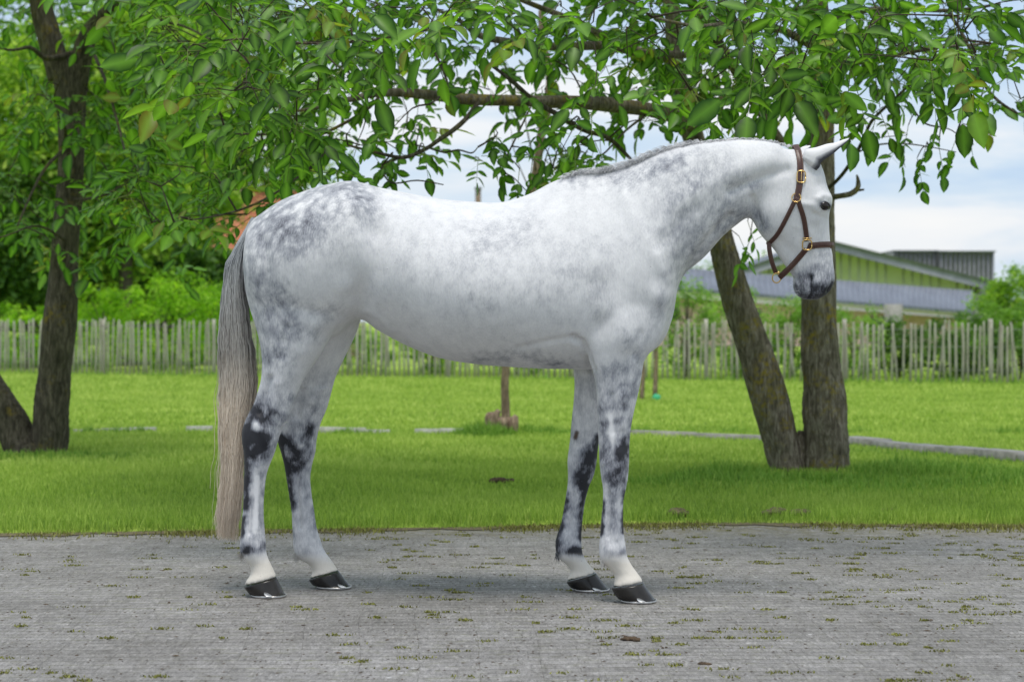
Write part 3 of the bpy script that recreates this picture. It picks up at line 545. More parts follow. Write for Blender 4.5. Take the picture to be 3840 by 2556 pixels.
DEN = ["225588999877788899999997", "225679998766678788999995", "235798998754456678899992", "245798998643345678877883", "356899988532345676665663",
       "468899987420233564213312", "568899886421243665300320", "568898876401455400000220", "567877753301420000000000", "566743330000000000000000",
       "456732200000000000000000", "335421000000000000000000", "001100000000000000000000"]
def limb(t, pl, mat, name='branch', nc=10, rough=.1, sub=5):
    mb = MB(); pts_ = [Q(a, b, y) for a, b, y, w in pl]; rad = [w / 2 * 1.63 / F * y for a, b, y, w in pl]
    c = tube(mb, pts_, rad, nc, sub, rough); mb.build(name, mat, t); return c
tR = thing('walnut_tree', (T_R[0], T_R[1], 0), 'forked walnut tree with two stems right of the horse, its boughs hanging over the back', 'tree')
YR = 13.75
skR = []
mb = MB()
# the two stems join in one foot: built as one trunk part each side of the fork
stemR = [(1905, 1108, YR, 130), (1902, 1085, YR, 112), (1901, 1050, YR, 104), (1901, 1000, YR, 103), (1898, 950, YR, 103), (1896, 900, YR, 96), (1890, 850, YR, 89), (1886, 800, YR, 84), (1884, 700, YR, 82), (1883, 600, YR, 76), (1884, 500, YR, 71), (1887, 400, YR, 66), (1889, 300, YR, 61), (1895, 200, YR, 60), (1893, 110, YR, 52), (1880, 0, YR, 46), (1870, -180, YR + .1, 36), (1880, -420, YR + .2, 22)]
stemL = [(1822, 1108, YR - .02, 100), (1813, 1085, YR - .02, 78), (1803, 1045, YR, 80), (1792, 1000, YR, 84), (1765, 900, YR, 85), (1735, 800, YR, 79), (1700, 700, YR, 70), (1671, 600, YR, 64), (1655, 540, YR, 58), (1632, 450, YR, 54), (1602, 340, YR + .05, 50), (1582, 270, YR + .05, 48), (1563, 200, YR + .05, 46), (1550, 120, YR + .1, 40), (1545, 20, YR + .1, 36), (1500, -200, YR + .2, 26), (1470, -420, YR + .3, 14)]
def trunk(t, parts, mat):
    mb = MB(); cs = []
    for pl in parts:
        cs.append(tube(mb, [Q(a, b, y) for a, b, y, w in pl], [w / 2 * 1.63 / F * y for a, b, y, w in pl], 28, 8, .055))
    mb.build('trunk', mat, t); return cs
skR += trunk(tR, [stemR, stemL, [(1845, 1100, YR + .02, 70), (1842, 1040, YR + .03, 44), (1843, 990, YR + .03, 14)]], M['bark'])[:2]
BR = [
 [(1600, 290, 13.8, 30), (1570, 275, 13.4, 34), (1500, 255, 12.9, 34), (1420, 243, 12.6, 34), (1350, 237, 12.3, 33), (1200, 232, 12., 28), (1080, 229, 11.8, 27), (960, 216, 11.7, 22), (880, 214, 11.6, 18), (800, 230, 11.5, 14), (740, 246, 11.5, 9), (640, 262, 11.5, 5)],
 [(1560, 140, 13.8, 22), (1480, 122, 13., 24), (1400, 106, 12.4, 22), (1320, 107, 11.9, 20), (1250, 106, 11.6, 19), (1160, 95, 11.4, 18), (1100, 80, 11.3, 15), (1060, 50, 11.2, 10), (980, 10, 11.2, 6)],
 [(1700, 160, 13.2, 20), (1620, 130, 13., 18), (1540, 125, 12.7, 18), (1440, 112, 12.3, 18), (1380, 78, 12., 18), (1300, 40, 11.8, 14), (1200, 0, 11.6, 11), (1080, -50, 11.5, 7)],
 [(1450, 365, 12.2, 9), (1400, 318, 12., 11), (1340, 298, 11.7, 12), (1290, 268, 11.5, 13), (1230, 232, 11.4, 12), (1170, 180, 11.3, 10), (1115, 140, 11.2, 7)],
 [(1100, 236, 11.8, 12), (1075, 270, 11.7, 12), (1045, 298, 11.6, 11), (1010, 322, 11.5, 10), (980, 342, 11.4, 10), (930, 362, 11.3, 9), (870, 352, 11.2, 7), (800, 334, 11.2, 5)],
 [(985, 340, 11.4, 4), (1020, 350, 11.3, 4.5), (1055, 345, 11.3, 4), (1085, 352, 11.2, 3.5), (1100, 338, 11.2, 2.5)],
 [(1220, 248, 12., 5), (1195, 300, 11.9, 5), (1165, 360, 11.8, 4.5), (1140, 400, 11.8, 3.5)],
 [(1570, -40, 12.5, 26), (1600, 20, 12.8, 26), (1650, 95, 13., 25), (1690, 160, 13.3, 25), (1735, 235, 13.6, 24), (1800, 330, 13.7, 20)],
 [(1700, 225, 13.3, 24), (1650, 238, 13.5, 26), (1600, 268, 13.7, 28)],
 [(1880, 445, 13.7, 14), (1915, 425, 13.6, 9), (1950, 385, 13.3, 8.5), (1985, 325, 12.9, 8.5), (2005, 280, 12.6, 8), (2050, 235, 12.2, 7), (2110, 180, 11.9, 5)],
 [(1975, 350, 12.9, 4), (2010, 335, 12.7, 4.5), (2060, 330, 12.4, 4), (2120, 335, 12.2, 3), (2200, 350, 12.1, 2)],
 [(2070, 215, 12.2, 4), (2100, 250, 12.1, 4), (2130, 285, 12., 4), (2190, 300, 11.9, 2.5), (2235, 345, 11.9, 2)],
 [(1890, 458, 13.6, 18), (1925, 452, 13.5, 14), (1957, 446, 13.5, 14), (1973, 432, 13.5, 12), (1974, 415, 13.5, 9), (1971, 402, 13.5, 4)],
 [(1960, 440, 13.5, 9), (1988, 436, 13.5, 5)],
 [(1890, 60, 13.7, 20), (1960, 30, 13., 16), (2060, 20, 12.2, 12), (2180, 25, 11.5, 9), (2300, 10, 11., 6)],
 [(2180, 25, 11.5, 8), (2220, 90, 11.3, 8), (2262, 190, 11.1, 7.5), (2300, 235, 11., 6.5), (2360, 272, 10.9, 5)],
 [(1890, 120, 13.7, 22), (1800, 70, 12.6, 17), (1700, 55, 11.5, 13), (1600, 60, 10.8, 9), (1500, 40, 10.2, 6)],
 [(1895, 190, 13.7, 18), (1960, 150, 12.6, 13), (2050, 130, 11.4, 10), (2160, 110, 10.4, 7), (2280, 100, 9.8, 5)],
 [(880, 214, 11.6, 9), (840, 255, 11.4, 8), (760, 300, 11.2, 7), (700, 320, 11.1, 6), (620, 310, 11., 5), (520, 308, 10.9, 4)],
 [(1060, 60, 11.3, 9), (960, 72, 10.8, 8), (840, 95, 10.4, 7), (700, 100, 10.1, 6), (560, 90, 9.9, 5), (440, 105, 9.8, 3)],
 [(760, 300, 11.2, 5), (740, 360, 11.1, 5), (640, 440, 11., 5), (560, 480, 10.9, 5), (480, 500, 10.8, 4), (400, 510, 10.8, 3)],
 [(930, 362, 11.3, 5), (880, 380, 11.2, 5), (900, 420, 11.2, 4), (960, 415, 11.2, 3.5), (1020, 425, 11.1, 2.5)],
 [(1000, 120, 11., 7), (1030, 200, 10.9, 6), (990, 240, 10.8, 4)], [(1500, 255, 12.9, 7), (1440, 300, 12.5, 6), (1380, 360, 12.3, 4), (1300, 385, 12.2, 3)], [(1350, 237, 12.3, 5), (1310, 160, 12.0, 4), (1250, 130, 11.8, 3)],
]
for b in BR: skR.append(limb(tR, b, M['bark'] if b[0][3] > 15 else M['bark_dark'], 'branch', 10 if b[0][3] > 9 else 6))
tL = thing('walnut_tree', (T_L[0], T_L[1], 0), 'dark forked walnut tree at the left edge, its left stem running out of the picture', 'tree')
YL = 15.75
stem1 = [(118, 1066, YL, 96), (114, 1040, YL, 86), (115, 1000, YL, 86), (117, 950, YL, 82), (122, 900, YL, 78), (127, 850, YL, 75), (136, 750, YL, 77), (145, 650, YL, 68), (151, 550, YL, 62), (160, 450, YL, 60), (165, 350, YL, 60), (163, 250, YL, 65), (160, 170, YL, 84), (150, 130, YL, 88)]
stem2 = [(62, 1066, YL - .05, 104), (55, 1035, YL, 96), (38, 1000, YL, 82), (22, 960, YL, 76), (0, 920, YL, 66), (-40, 850, YL + .1, 56), (-90, 740, YL + .1, 50), (-130, 600, YL + .2, 44), (-190, 300, YL + .3, 34), (-230, 0, YL + .4, 22)]
fork1 = [(140, 180, YL, 58), (118, 100, YL, 56), (95, 20, YL, 50), (80, -80, YL, 42), (60, -300, YL, 26)]
fork2 = [(178, 190, YL, 52), (196, 100, YL - .1, 44), (225, 50, YL - .2, 34), (270, 5, YL - .4, 24), (340, -60, YL - .6, 16)]
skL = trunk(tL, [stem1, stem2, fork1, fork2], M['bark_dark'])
for b in ([(180, 120, YL, 18), (110, 135, YL - .3, 14), (70, 110, YL - .5, 10), (20, 115, YL - .7, 6), (-60, 90, YL - .9, 4)], [(165, 330, YL, 10), (110, 380, YL - .5, 8), (75, 440, YL - .8, 6), (40, 520, YL - 1., 4)], [(140, 340, YL, 9), (150, 300, YL - .6, 8), (125, 230, YL - .8, 5), (140, 180, YL - 1., 4)],
          [(165, 460, YL, 8), (215, 455, YL - .6, 7), (260, 440, YL - .9, 5), (310, 400, YL - 1.2, 3)], [(270, 5, YL - .4, 12), (330, 40, YL - .9, 9), (420, 60, YL - 1.4, 6), (500, 100, YL - 1.8, 4)], [(160, 560, YL, 7), (90, 520, YL - .6, 6), (20, 540, YL - 1., 4), (-40, 560, YL - 1.1, 3)], [(200, 90, YL - .1, 10), (240, 180, YL - .9, 8), (270, 280, YL - 1.3, 6), (290, 360, YL - 1.6, 4)]):
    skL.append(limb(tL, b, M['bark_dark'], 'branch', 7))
lR, lL = Leaves(), Leaves(); jobs = {0: [], 1: []}
def spawn(vx, vy, w, ymin, ymax, size, twig=True):
    jobs[w].append((Q(vx, vy, rng.uniform(ymin, ymax)), size, twig))
for r, row in enumerate(DEN):
    for c, ch in enumerate(row):
        dn = int(ch)
        if dn == 0: continue
        k = dn * .50 * (1.3 if dn >= 8 else 1.)
        k = int(k) + (rng.uniform() < k % 1)
        for _ in range(k):
            vx = c * 98.2 + rng.uniform(0, 98.2); vy = r * 50 + rng.uniform(-6, 50) - (20 if r < 3 else 38)
            if rng.uniform() > .72 + .75 * math.sin(vx * .037 + 2.2 * math.sin(vy * .031)) * math.sin(vy * .048 + 1.7 * math.sin(vx * .019)): continue
            if c <= 2 or (c <= 4 and rng.uniform() < .4): spawn(vx, vy, 1, 14.6, 17.6, .12)
            else:
                fr = rng.uniform() < (.26 if r < 5 else .10 if r < 7 else 0)
                if 8 <= c <= 15 and 2 <= r <= 5 and rng.uniform() < .8: spawn(vx, vy, 0, 12.6, 14.6, .115)
                else: spawn(vx, vy, 0, *((8.7, 10.) if fr else (10.4, 13.4)), .118 if fr else .10)
hang = [(1150, 345, 11.7), (1160, 370, 11.7), (1195, 400, 11.8), (1180, 430, 11.8), (1210, 450, 11.8), (1225, 380, 11.9), (1720, 520, 12.2), (1700, 555, 12.2), (1725, 565, 12.2), (975, 345, 11.3), (1250, 350, 12.), (1290, 345, 12), (1330, 370, 12), (1380, 335, 12), (2080, 340, 12.2), (2130, 350, 12.1), (2160, 350, 12.), (2200, 330, 12.), (2225, 300, 12), (2110, 375, 12.1), (2165, 290, 12), (2090, 300, 12.1)]
for _ in range(560): spawn(rng.uniform(200, 2500), rng.uniform(-520, -30), 0, 10.5, 16., .12, False)   # the crowns go on above the frame
for _ in range(180): spawn(rng.uniform(-500, 420), rng.uniform(-520, -30), 1, 13.5, 18., .14, False)
MT = [M['bark_dark']]
for w, (t, lv, sk) in enumerate(((tR, lR, skR[2:]), (tL, lL, skL))):
    nodes = np.concatenate(sk); root = nodes.copy(); out_ = sorted(jobs[w], key=lambda j: np.linalg.norm((root - j[0]) * [1, .6, 1], axis=1).min())
    buf = np.full((len(nodes) + 2 * len(out_) + 60, 3), 1e6); buf[:len(nodes)] = nodes; cnt = len(nodes); nsk = cnt
    for p, size, twig in out_:
        d = np.linalg.norm((buf[:cnt] - p) * [1, .75, 1], axis=1); j = int(np.argmin(d)); b = buf[j]
        if twig and d[j] < 1.2:
            m1 = (b + p) / 2 + rng.normal(0, .035, 3) + np.array([0, 0, .03]); r0 = .0055 if j < nsk else .0038
            tube(lv.st, [b, m1, p], [r0 + .002 * min(1, d[j] * 2), r0 * .8, .0022], 5, 3, 0, .0); buf[cnt] = m1; buf[cnt + 1] = p; cnt += 2
        ax = unit(p - b + np.array([0, 0, -.04]) + rng.normal(0, .3, 3) * max(.2, d[j]))
        for i in range(int(rng.integers(2, 4))):
            a2 = unit(ax * .6 + rng.normal(0, .75, 3) * [1, .8, .5] + np.array([0, -.15, -.15])); tint = rng.normal(.42, .27) if rng.uniform() > .035 else rng.uniform(.85, 1.)
            lv.compound(p + rng.normal(0, .012, 3), a2, size * rng.uniform(.75, 1.2), tint)
    if w == 0:
        for vx, vy, Y in hang:
            p = Q(vx, vy - 12, Y); lv.compound(p, np.array([rng.uniform(-.5, .5), -.2, -1.]), .085, rng.uniform(.3, .7), 2)
            b = buf[int(np.argmin(np.linalg.norm(buf[:cnt] - p, axis=1)))]; tube(lv.st, [b, (b + p) / 2 + (0, 0, .03), p], [.005, .004, .003], 5, 3, 0, 0.)
M['stalk'] = leaf_mat('leaf_stalk', (.05, .035, .025), (.09, .07, .04), (.17, .22, .05), None, 0., .7)
lR.build('crown', M['leaf'], tR); lL.build('crown', M['leaf'], tL)
# ---------------------------------------------------------------- the horse
def ymid(sx): return 7.915 - .115 * (np.clip(np.asarray(sx, float), 500, 3300) - 1050) / 1250
def prof(sx, sy, Y): return np.stack([(np.asarray(sx) - CX) / F * Y, np.asarray(Y) + 0 * np.asarray(sx, float), H - (np.asarray(sy) - HY) / F * Y], -1)
def rings_to_loft(R, depth=None, nc=36, sub=4, off=0.):
    """each ring: top/back photo point, bottom/front photo point, half width, where it is widest, squareness"""
    R = catmull(np.array([list(r[0]) + list(r[1]) + [r[2], r[3] if len(r) > 3 else 1., r[4] if len(r) > 4 else .5] for r in R], float), sub); out_ = []
    th = np.linspace(0, 2 * np.pi, nc, endpoint=False); u = (1 - np.cos(th)) / 2; sg = np.sign(np.sin(th))
    for tx, ty, bx, by, W, k, p in R:
        w = W * np.power(np.clip(np.sin(np.pi * np.power(u, k)), 0, 1), p) * sg
        sx = tx + (bx - tx) * u; sy = ty + (by - ty) * u; Y = ymid(sx) if depth is None else depth + 0 * sx
        v = prof(sx, sy, Y); v[:, 1] += w + off; out_.append(v)
    return loft(np.array(out_))
BODY = [((924, 905), (924, 1020), .09), ((938, 838), (933, 1130), .17), ((984, 799), (975, 1240), .225, .95), ((1060, 751), (1060, 1290), .262, .92, .46), ((1160, 712), (1160, 1290), .284, .92, .46),
 ((1260, 686), (1265, 1255), .292, .94, .46), ((1330, 680), (1345, 1195), .288, 1., .47), ((1420, 702), (1420, 1240), .285, 1.08), ((1520, 722), (1530, 1297), .302, 1.15), ((1640, 744), (1650, 1342), .325, 1.2),
 ((1760, 755), (1780, 1364), .338, 1.22), ((1880, 758), (1910, 1375), .335, 1.22), ((1985, 727), (2040, 1382), .318, 1.25), ((2080, 678), (2140, 1383), .295, 1.35, .54), ((2175, 651), (2230, 1385), .268, 1.4, .56),
 ((2260, 648), (2330, 1372), .25, 1.38, .56), ((2345, 626), (2420, 1335), .236, 1.3, .56), ((2400, 606), (2484, 1283), .218, 1.25, .54), ((2450, 581), (2522, 1190), .19, 1.2, .53), ((2500, 563), (2537, 1098), .162, 1.15),
 ((2560, 547), (2568, 1030), .14, 1.1), ((2630, 536), (2640, 966), .122, 1.), ((2705, 528), (2712, 885), .108, .95), ((2785, 522), (2775, 835), .098, .9), ((2860, 526), (2830, 800), .088, .85), ((2930, 536), (2885, 760), .075, .8)]
HEAD = [((2890, 560), (3020, 562), .035), ((2862, 620), (3066, 598), .07), ((2832, 700), (3088, 645), .086, 1.15, .42), ((2818, 768), (3101, 700), .095, 1.25, .37), ((2817, 818), (3118, 748), .098, 1.28, .35), ((2838, 860), (3108, 800), .088, 1.15, .38),
 ((2868, 897), (3109, 855), .074, 1.0, .43), ((2903, 936), (3113, 904), .064), ((2930, 976), (3121, 950), .056), ((2957, 1014), (3126, 1000), .053), ((2975, 1042), (3130, 1040), .055), ((2974, 1075), (3126, 1068), .056), ((2986, 1104), (3104, 1100), .047), ((3014, 1122), (3064, 1124), .02)]
NH = [((930, 1010), (1300, 960), .09), ((928, 1110), (1325, 1080), .122), ((946, 1191), (1322, 1181), .128), ((964, 1248), (1254, 1240), .12), ((976, 1299), (1219, 1300), .108), ((981, 1355), (1183, 1355), .092), ((979, 1416), (1143, 1415), .076), ((968, 1462), (1122, 1457), .064),
 ((950, 1515), (1100, 1518), .056), ((922, 1570), (1082, 1570), .053), ((908, 1612), (1057, 1610), .053), ((907, 1650), (1042, 1656), .053), ((914, 1700), (1028, 1702), .047), ((915, 1767), (1003, 1766), .037), ((913, 1831), (993, 1831), .031), ((911, 1899), (989, 1902), .029), ((906, 1963), (991, 1966), .032),
 ((902, 2014), (996, 2018), .039), ((899, 2058), (998, 2058), .042), ((914, 2092), (1004, 2088), .036), ((936, 2118), (1016, 2114), .033), ((940, 2148), (1028, 2140), .040), ((924, 2176), (1034, 2154), .049), ((918, 2192), (1036, 2162), .050)]
FH = [((1000, 1180), (1370, 1150), .11), ((1010, 1240), (1343, 1238), .105), ((1020, 1300), (1315, 1297), .10), ((1040, 1360), (1283, 1360), .085), ((1050, 1420), (1257, 1420), .072), ((1060, 1470), (1243, 1470), .064), ((1062, 1530), (1226, 1530), .056), ((1050, 1590), (1202, 1588), .053), ((1040, 1645), (1188, 1645), .052),
 ((1055, 1700), (1183, 1692), .048), ((1066, 1745), (1170, 1745), .038), ((1074, 1795), (1164, 1795), .032), ((1084, 1859), (1170, 1859), .029), ((1093, 1917), (1179, 1917), .029), ((1096, 1974), (1187, 1974), .033), ((1099, 2020), (1200, 2016), .039), ((1103, 2062), (1212, 2053), .041), ((1124, 2095), (1226, 2077), .036),
 ((1158, 2116), (1245, 2103), .033), ((1172, 2144), (1258, 2122), .038), ((1161, 2164), (1268, 2136), .047)]
NF = [((2190, 1060), (2490, 1080), .08), ((2180, 1170), (2506, 1180), .10), ((2186, 1270), (2472, 1288), .10), ((2201, 1324), (2424, 1340), .088), ((2214, 1370), (2411, 1382), .078), ((2229, 1415), (2403, 1430), .07), ((2236, 1471), (2390, 1490), .063), ((2239, 1531), (2377, 1545), .057), ((2242, 1598), (2366, 1605), .052),
 ((2245, 1665), (2361, 1665), .048), ((2248, 1735), (2359, 1730), .047), ((2254, 1786), (2355, 1786), .046), ((2261, 1833), (2347, 1833), .039), ((2260, 1886), (2338, 1880), .032), ((2254, 1953), (2337, 1950), .029), ((2250, 2007), (2341, 2007), .033), ((2246, 2047), (2347, 2050), .039), ((2250, 2092), (2353, 2087), .040),
 ((2278, 2125), (2370, 2119), .034), ((2302, 2154), (2391, 2148), .036), ((2304, 2180), (2404, 2166), .047), ((2297, 2197), (2410, 2180), .051)]
FF = [((2151, 1290), (2330, 1310), .08), ((2151, 1387), (2310, 1400), .070), ((2154, 1437), (2300, 1440), .065), ((2151, 1504), (2285, 1510), .06), ((2144, 1571), (2265, 1575), .055), ((2137, 1652), (2246, 1655), .048), ((2128, 1725), (2238, 1725), .046), ((2130, 1779), (2227, 1779), .044), ((2127, 1826), (2209, 1824), .038),
 ((2117, 1886), (2193, 1886), .031), ((2104, 1960), (2184, 1960), .029), ((2090, 2000), (2181, 2005), .034), ((2082, 2040), (2181, 2048), .040), ((2092, 2088), (2188, 2081), .037), ((2124, 2116), (2203, 2108), .033), ((2138, 2142), (2222, 2130), .036), ((2127, 2172), (2234, 2143), .047)]
mb = MB()
for R, d, o in ((BODY, None, 0.), (HEAD, None, 0.), (NH, 7.79, 0.), (FH, 8.04, 0.), (NF, 7.64, 0.), (FF, 7.96, 0.)):
    V, Fs = rings_to_loft(R, d, 150 if d is None else 64, 9 if d is None else 6, o)
    if d is not None:                                           # upper limbs swing in towards the trunk
        z = V[:, 2]; V[:, 1] += np.clip((z - .75) / .5, 0, 1) * (.02 if d < 7.9 else -.03)
    mb.add(V, Fs)
tmp = mb.build('tmp_horse', M['debris']); rm = tmp.modifiers.new('r', 'REMESH'); rm.mode = 'VOXEL'; rm.voxel_size = .0062; rm.use_smooth_shade = True
dg = bpy.context.evaluated_depsgraph_get(); em = bpy.data.meshes.new_from_object(tmp.evaluated_get(dg))
n = len(em.vertices); HV = np.empty(n * 3); em.vertices.foreach_get('co', HV); HV = HV.reshape(-1, 3)
nE = len(em.edges); HE = np.empty(nE * 2, dtype=np.int32); em.edges.foreach_get('vertices', HE); HE = HE.reshape(-1, 2)
HF = []; lt = np.empty(len(em.polygons), dtype=np.int32); em.polygons.foreach_get('loop_total', lt); ls = np.empty(len(em.polygons), dtype=np.int32); em.polygons.foreach_get('loop_start', ls)
lv_ = np.empty(len(em.loops), dtype=np.int32); em.loops.foreach_get('vertex_index', lv_)
for k in (3, 4):
    m_ = ls[lt == k]
    if len(m_): HF.append(lv_[m_[:, None] + np.arange(k)])
bpy.data.objects.remove(tmp)
deg = np.bincount(HE.ravel(), minlength=n).astype(float)
def nbr(A): return np.stack([(np.bincount(HE[:, 0], A[HE[:, 1], i], n) + np.bincount(HE[:, 1], A[HE[:, 0], i], n)) / deg for i in range(A.shape[1])], 1)
def smooth_(V, it, w=1., lam=.5, taubin=True):
    for _ in range(it):
        V = V + (nbr(V) - V) * lam * (w if np.isscalar(w) else w[:, None])
        if taubin: V = V - (nbr(V) - V) * (lam * 1.04) * (w if np.isscalar(w) else w[:, None])
    return V
def normals(V):
    N = np.zeros_like(V)
    for f in HF:
        a = np.cross(V[f[:, 2]] - V[f[:, 0]], V[f[:, -1]] - V[f[:, 1]])
        for j in range(f.shape[1]):
            for i in range(3): N[:, i] += np.bincount(f[:, j], a[:, i], n)
    return unit(N)
def photo(V):
    """photo coordinates of every vertex; the far half of trunk, neck and head is read as a mirror of the near half"""
    sx = CX + V[:, 0] / V[:, 1] * F; ym = ymid(sx); far = V[:, 1] > ym; Ym = np.where(far & (V[:, 2] > .9), 2 * ym - V[:, 1], V[:, 1])
    return np.stack([CX + V[:, 0] / Ym * F, HY + (H - V[:, 2]) / Ym * F], 1), far
def segd(p, pts_):
    pts_ = np.array(pts_, float); d = np.full(len(p), 1e9)
    if len(pts_) == 1: return np.hypot(*(p - pts_[0]).T)
    for a, b in zip(pts_[:-1], pts_[1:]):
        ab = b - a; t = np.clip(((p - a) @ ab) / (ab @ ab + 1e-9), 0, 1); d = np.minimum(d, np.hypot(*(p - a - t[:, None] * ab).T))
    return d
HV = smooth_(HV, 14)
ph, far = photo(HV)
wj = np.zeros(n)                                               # melt the limbs into the trunk
for pts_, r in (([(1000, 1050), (1200, 1000), (1330, 1120)], 120), ([(2200, 1060), (2490, 1060)], 95), ([(2185, 1150), (2195, 1270)], 30), ([(2500, 1120), (2440, 1300)], 60), ([(2850, 560), (2830, 820)], 55), ([(2900, 560), (2940, 780)], 50), ([(930, 900), (940, 1150)], 60), ([(1330, 1180), (1240, 1200)], 40)):
    wj = np.maximum(wj, np.exp(-(segd(ph, pts_) / r) ** 2))
HV = smooth_(HV, 55, wj, .6, False); HV = smooth_(HV, 6)
Nn = normals(HV); ph, far = photo(HV); side = np.abs(Nn[:, 1]) ** .7
up = HV[:, 2] > .83
DISP = [  # (points, radius px, metres, which: b trunk both sides, n near legs, f far legs)
 ([(2150, 1268), (2185, 1285), (2205, 1330), (2216, 1385)], 11, -.017, 'b'), ([(2235, 1070), (2240, 1190)], 62, -.011, 'b'), ([(2385, 790), (2470, 930), (2515, 1020)], 34, -.004, 'b'), ([(2330, 720), (2430, 900), (2480, 1010)], 30, .005, 'b'),
 ([(2475, 1120)], 50, .018, 'b'), ([(2300, 1180), (2330, 1250)], 60, .014, 'b'), ([(2400, 1250), (2380, 1330)], 16, -.006, 'b'), ([(1940, 1305), (2060, 1278), (2160, 1262)], 12, -.005, 'b'), ([(2230, 1385), (2170, 1330)], 10, -.004, 'b'),
 ([(1412, 880), (1395, 1010), (1350, 1110)], 50, -.022, 'b'), ([(1300, 1080), (1310, 1140)], 45, .014, 'b'), ([(1345, 1178), (1380, 1168), (1420, 1190), (1470, 1240)], 14, .006, 'b'), ([(1345, 775)], 34, .012, 'b'), ([(1420, 830)], 55, -.010, 'b'),
 ([(990, 900), (1010, 1100), (1050, 1280)], 18, -.006, 'b'), ([(1150, 1000), (1180, 1120)], 90, .008, 'b'), ([(1080, 1230), (1060, 1330)], 20, -.006, 'b'), ([(1180, 1230), (1140, 1320)], 30, .006, 'b'),
 ([(2560, 1080), (2600, 990), (2660, 900), (2740, 815)], 20, -.014, 'b'), ([(2740, 715), (2800, 690), (2870, 662), (2950, 636)], 20, -.010, 'b'), ([(2760, 640), (2880, 600)], 35, .007, 'b'), ([(2560, 760), (2650, 700), (2740, 660)], 40, .006, 'b'), ([(2500, 900), (2600, 780)], 30, -.006, 'b'),
 ([(2470, 960), (2500, 1040)], 25, .006, 'b'), ([(2910, 800), (2900, 840)], 52, .012, 'b'), ([(2822, 742), (2838, 800), (2850, 840)], 13, -.012, 'b'), ([(2985, 848), (3025, 862), (3058, 886)], 12, .0025, 'b'), ([(2930, 905), (2985, 960)], 20, -.006, 'b'),
 ([(3066, 744), (3085, 732), (3106, 738)], 11, .009, 'b'), ([(3092, 770)], 30, .012, 'b'), ([(3055, 785), (3080, 803), (3100, 806)], 7, .004, 'b'), ([(3075, 690)], 18, -.006, 'b'), ([(3050, 800), (3085, 806)], 10, -.003, 'b'), ([(2985, 760), (3050, 770)], 12, .006, 'b'), ([(3060, 850), (3080, 960)], 16, -.004, 'b'),
 ([(3060, 880), (3040, 960)], 10, -.003, 'b'), ([(3124, 1060), (3114, 1078), (3104, 1092)], 6, -.017, 'b'), ([(3100, 1060), (3092, 1088)], 14, .007, 'b'), ([(3043, 1036), (3046, 1062), (3045, 1092), (3034, 1116)], 5, -.014, 'b'), ([(3022, 1062), (3018, 1098)], 14, .006, 'b'), ([(3062, 1060), (3060, 1105)], 12, .004, 'b'), ([(2985, 1040), (3000, 1060)], 8, -.004, 'b'),
 ([(1008, 1420), (985, 1500), (975, 1545)], 13, -.012, 'n'), ([(1040, 1440), (1030, 1540)], 16, .005, 'n'), ([(975, 1600), (1000, 1650)], 18, .006, 'n'), ([(944, 1720), (938, 1850), (934, 2000)], 7, -.006, 'n'), ([(965, 1740), (965, 1980)], 8, .003, 'n'),
 ([(2290, 1480), (2300, 1620)], 10, -.004, 'n'), ([(2330, 1480), (2335, 1600)], 14, .004, 'n'), ([(2320, 1700), (2325, 1790)], 22, .005, 'n'), ([(2265, 1735)], 10, .005, 'n'), ([(2284, 1850), (2280, 2010)], 7, -.006, 'n'), ([(2310, 1850), (2312, 2020)], 8, .003, 'n'), ([(2285, 2060)], 16, .004, 'n'),
 ([(2180, 1700), (2180, 1790)], 18, .004, 'f'), ([(2150, 1850), (2130, 1990)], 6, -.005, 'f'), ([(2160, 1630)], 9, .004, 'f'), ([(1110, 1740), (1125, 1980)], 7, -.005, 'f'), ([(1130, 1460), (1110, 1560)], 14, -.007, 'f'), ([(1120, 1660)], 20, .004, 'f'), ([(1170, 1500), (1230, 1400)], 25, .006, 'f')]
for pts_, r, amp, w in DISP:
    msk = up if w == 'b' else (~up & (far if w == 'f' else ~far) & (Nn[:, 1] < .2))
    if w == 'n': msk = (HV[:, 2] < 1.0) & ~far & (Nn[:, 1] < .2)
    HV = HV + Nn * (np.exp(-(segd(ph, pts_) / r) ** 2) * amp * (1.7 if w != 'b' else 1.3 if pts_[0][0] < 2780 else 1.) * side * msk)[:, None]
HV = smooth_(HV, 3)
